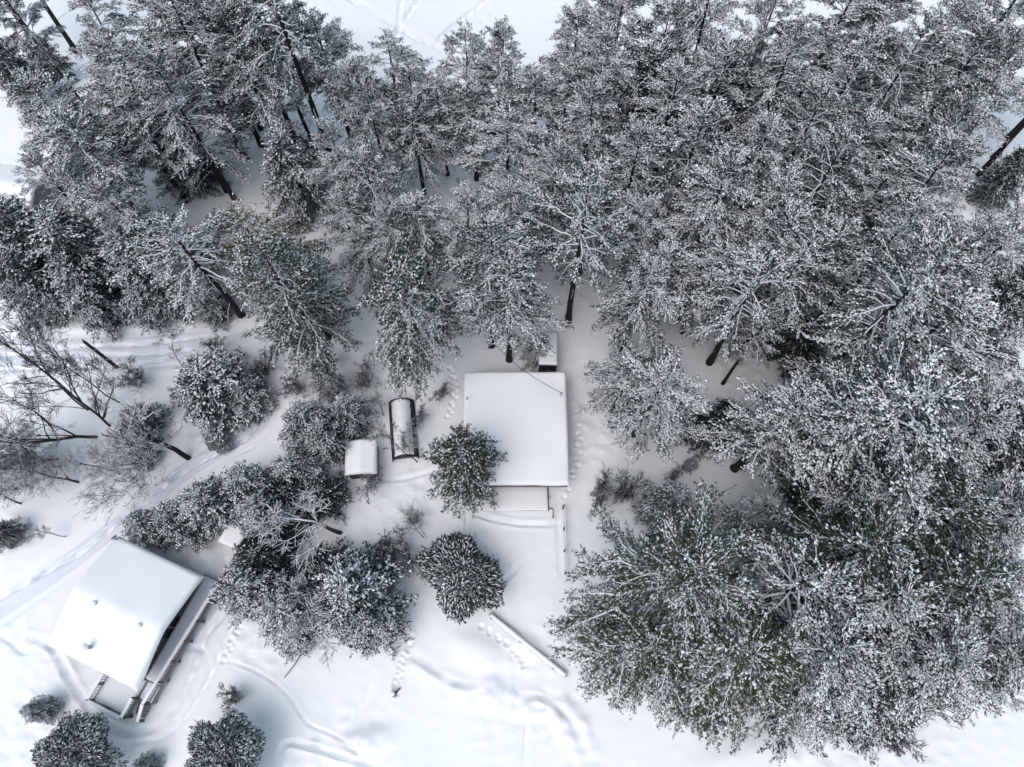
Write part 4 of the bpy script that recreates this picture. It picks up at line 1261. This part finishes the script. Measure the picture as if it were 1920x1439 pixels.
 ('dome', 0, 868, 1082, 'c', 6.0, 3.65, 'round dome shaped shrub tree in the yard below the cabin'),
 ('fir', 1, 395, 722, 'c', 7.0, 4.0, 'wide dark conifer on the island between road and driveway'),
 ('fir', 0, 455, 740, 'c', 5.0, 2.2, 'smaller conifer at the tip of the driveway island'),
 ('dome', 1, 410, 826, 'c', 2.0, 1.5, 'low bush at the driveway bend beside the forked white snag'),
 ('fir', 2, 262, 838, 'c', 3.2, 1.8, 'low grey fir beneath the forked white snag'),
 ('fir', 2, 260, 790, 'c', 4.0, 2.0, 'low twiggy fir left of the driveway island conifer'),
 ('fir', 1, 610, 715, 'c', 6.0, 1.5, 'dark narrow fir right of the driveway entrance'),
 ('fir', 2, 655, 778, 'c', 7.0, 1.9, 'snow plastered fir just above the small brown fronted shed'),
 ('fir', 2, 572, 800, 'c', 7.0, 2.3, 'snow heavy fir right of the driveway bend'),
 ('fir', 1, 610, 810, 'c', 7.0, 2.4, 'dark fir left of the small brown fronted shed'),
 ('fir', 0, 548, 890, 'c', 6.5, 2.3, 'dark conifer lining the driveway at its right side'),
 ('fir', 2, 468, 925, 'c', 6.5, 2.6, 'snow mottled conifer in the middle of the driveway hedge row'),
 ('fir', 2, 402, 950, 'c', 6.5, 2.6, 'white mottled conifer above the gabled house'),
 ('fir', 1, 335, 978, 'c', 5.5, 2.3, 'conifer touching the upper eave of the gabled house'),
 ('fir', 0, 268, 985, 'c', 5.0, 1.9, 'leftmost dark conifer at the top corner of the gabled house'),
 ('fir', 2, 505, 965, 'c', 6.5, 2.3, 'conifer overhanging the tiny half buried shed'),
 ('darkfir', 0, 600, 930, 'c', 4.5, 2.4, 'dark conifer under the white branched tree below the small shed'),
 ('darkfir', 0, 545, 930, 'c', 5.0, 2.4, 'dusky conifer left of the white branched tree'),
 ('darkfir', 0, 490, 1050, 'c', 5.5, 2.8, 'dark conifer below the tiny half buried shed'),
 ('fir', 2, 545, 1140, 'c', 6.0, 3.0, 'snowy conifer at the end of the deck, lowest of its clump'),
 ('fir', 2, 465, 1105, 'c', 7.0, 2.6, 'snowy conifer touching the upper end of the deck railing'),
 ('fir', 0, 660, 1110, 'c', 9.5, 4.0, 'broad dark conifer left of the round dome tree'),
 ('fir', 1, 700, 1165, 'c', 7.0, 2.4, 'conifer with a trailing tip above the footprint trail'),
 ('darkfir', 0, 610, 1070, 'c', 4.0, 2.2, 'dark conifer between two bare white branched trees'),
 ('darkfir', 0, 718, 1022, 'c', 2.6, .75, 'tiny dark fir left of the round dome tree'),
 ('dome', 1, 150, 1415, 'c', 5.5, 3.6, 'large snowy conifer at the bottom edge below the gabled house'),
 ('dome', 1, 425, 1425, 'c', 6.0, 3.7, 'large snowy conifer at the bottom edge right of the curved path'),
 ('fir', 0, 72, 1332, 'c', 3.4, 1.15, 'small lone fir left of the lower deck'),
 ('darkfir', 0, 0, 1000, 'c', 4.0, 1.4, 'dark fir cut by the left edge above the gabled house'),
 ('fir', 0, 268, 1438, 'c', 3.0, .9, 'little fir at the bottom edge between two large conifers'),
 ('fir', 0, 1297, 871, 'c', 1.6, .65, 'tiny fir alone on snow below the broad white limbed pine'),
]
BARE = [
 ('web', 0, 182, 818, 'b', 16.0, 6.2, 'tall bare tree with dark boughs reaching to the left edge'),
 ('web', 1, 205, 800, 'b', 16.0, 5.4, 'slim bare tree behind the tall dark boughed one'),
 ('bare', 1, 225, 755, 'b', 12.0, 3.0, 'bare tree leaning over the road beside the dead trunk'),
 ('web', 1, 280, 866, 'b', 9.0, 6.0, 'low spreading bare tree beside the driveway rut'),
 ('snag', 0, 352, 858, 'b', 8.0, 3.6, 'stout forked snag with white boughs at the driveway bend'),
 ('web', 0, 150, 905, 'b', 6.5, 4.6, 'twiggy bare tree on open snow left of the driveway'),
 ('bare', 0, 345, 690, 'b', 6.0, 2.2, 'thin bare sapling leaning out of the island conifer'),
 ('oldbare', 0, 810, 285, 'b', 12.0, 3.8, 'bare white branched oak among the pines near the lake gap'),
 ('bare', 1, 985, 55, 't', 15.0, 3.2, 'twiggy frosted bare tree against the lake'),
 ('bare', 2, 1385, 165, 'c', 20.0, 3.2, 'dead white twig tree poking from the top right wood'),
 ('oldbare', 1, 640, 1000, 'b', 7.5, 4.4, 'bare white branched tree spreading below the small shed'),
 ('oldbare', 0, 590, 1065, 'b', 11.0, 4.2, 'bare white branched tree bent toward the deck'),
 ('bare', 0, 782, 866, 'b', 8.5, 2.6, 'crooked bare tree growing over the arched shelter'),
 ('bare', 2, 690, 945, 'b', 5.0, 2.4, 'small crooked bare tree in front of the small brown fronted shed'),
 ('bare', 2, 720, 780, 'b', 4.5, 2.4, 'bare thicket left of the arched shelter'),
 ('bare', 0, 795, 1008, 'b', 4.0, 1.9, 'bare sapling above the round dome tree'),
 ('web', 0, 110, 860, 'b', 8.0, 5.2, 'bare tree with a wide web of twigs low on the left snowfield'),
 ('bare', 0, 40, 945, 'b', 7.0, 4.0, 'small bare tree leaning in from the left edge near a dark fir'),
 ('web', 1, 225, 890, 'b', 5.0, 3.8, 'bare tree arching low above the driveway rut'),
 ('bare', 0, 165, 770, 'b', 16.0, 4.4, 'bare tree standing between the dead trunk and the tall dark boughs'),
 ('bare', 2, 470, 760, 'b', 4.0, 2.0, 'thin bare sapling at the driveway corner'),
 ('bare', 1, 745, 830, 'b', 4.5, 2.2, 'bare sapling at the lower end of the arched shelter'),
 ('brush', 1, 835, 1060, 'b', 3.4, 2.0, 'bare brush poking above the round dome tree'),
 ('brush', 0, 700, 905, 'b', 2.0, 1.1, 'bare twigs in the snow below the small brown fronted shed front'),
 ('brush', 1, 790, 790, 'b', 2.2, 1.2, 'bare twigs between the arched shelter and the green pine'),
 ('brush', 0, 775, 975, 'b', 1.6, .8, 'single tuft of twigs in open snow above the round dome tree'),
 ('brush', 1, 830, 745, 'b', 2.0, 1.0, 'bare twigs at the thick dark foot of the wide pine'),
 ('brush', 0, 560, 735, 'b', 2.6, 1.4, 'bare brush right of the driveway mouth'),
 ('brush', 1, 1260, 900, 'b', 2.4, 1.2, 'bare twigs near the half buried short log'),
 ('brush', 0, 760, 1050, 'b', 3.5, 2.4, 'bare brush on the left side of the round dome tree'),
 ('brush', 1, 1120, 930, 'b', 4.0, 2.0, 'bare bush between the rail fence and the biggest green pine'),
 ('brush', 0, 1165, 925, 'b', 3.4, 1.5, 'bare bush right of the one beside the rail fence'),
 ('brush', 0, 443, 1312, 'b', 2.2, .95, 'bare round shrub above the bottom edge conifer'),
 ('bare', 1, 128, 1006, 'b', 4.5, 1.6, 'small bare sapling on open snow above the gabled house'),
 ('brush', 1, 690, 725, 'b', 3.2, 1.8, 'bare brush above the arched shelter'),
 ('brush', 1, 500, 700, 'b', 3.0, 1.6, 'bare brush at the mouth of the driveway'),
 ('brush', 0, 262, 722, 'b', 2.2, 1.4, 'bare brush below the dead trunk'),
 ('bare', 2, 1800, 1275, 'b', 7.0, 3.0, 'bare twiggy tree reaching over the snow at the lower right rim'),
 ('brush', 1, 1600, 1375, 'b', 3.0, 1.6, 'bare bush at the bottom of the wood left of the planks'),
 ('brush', 0, 1655, 1370, 'b', 3.0, 1.6, 'bare bush right above the planks'),
 ('oldbare', 0, 1570, 1300, 'b', 10.0, 3.0, 'forked white bare tree on the lower rim of the wood'),
 ('bare', 1, 1870, 490, 'b', 9.0, 4.0, 'bent bare sapling over snow at the right edge'),
 ('brush', 1, 410, 660, 'b', 2.5, 1.0, 'bare brush beside the road above the island conifer'),
 ('web', 1, 60, 890, 'b', 7.0, 4.2, 'bare tree at the left edge with fine dark twigs'),
 ('brush', 1, 60, 870, 'b', 3.0, 2.4, 'bare thicket at the left edge under the tall boughs'),
 ('brush', 0, 400, 340, 'b', 3.4, 1.8, 'bare undergrowth between slanting trunks at the upper left'),
 ('brush', 1, 590, 300, 'b', 3.2, 1.8, 'bare undergrowth at the foot of the trunk row'),
 ('brush', 0, 1620, 705, 'b', 2.6, 1.4, 'bare undergrowth on the grey snow pocket'),
]
GROUPS = {'pine': ('snowy_pine', 'pine', 'snow laden pines of the wood'), 'greenpine': ('green_pine', 'pine', 'greener pines'),
          'bigpine': ('green_pine', 'pine', 'greener pines'), 'yardpine': ('green_pine', 'pine', 'greener pines'), 'airypine': ('tall_pine', 'pine', 'tall clear trunked pines'), 'tanpine': ('brown_pine', 'pine', None),
          'fir': ('fir_tree', 'fir', 'dense firs'), 'darkfir': ('dark_fir', 'fir', 'dark shaded firs'), 'dome': ('round_conifer', 'conifer', 'rounded conifers'),
          'bare': ('bare_tree', 'bare tree', 'bare trees'), 'web': ('bare_tree', 'bare tree', 'bare trees'), 'snag': ('bare_tree', 'bare tree', None), 'oldbare': ('bare_tree', 'bare tree', 'bare trees'), 'brush': ('bare_bush', 'bush', 'bare bushes')}
rng_t = random.Random(77)
for kind, var, px, py, mode, h, rc, label in TREES + BARE:
    x, y = W(px, py, 0.0 if mode == 'b' else h * 0.97 if mode == 't' else h * (0.74 if kind in ('pine', 'greenpine', 'bigpine', 'airypine', 'tanpine') else 0.5))
    nm, cat, grp = GROUPS[kind]
    plant(kind, var, x, y, gz(x, y) - 0.05, h, rc, rng_t.uniform(0, 6.28), label, cat, grp, nm)
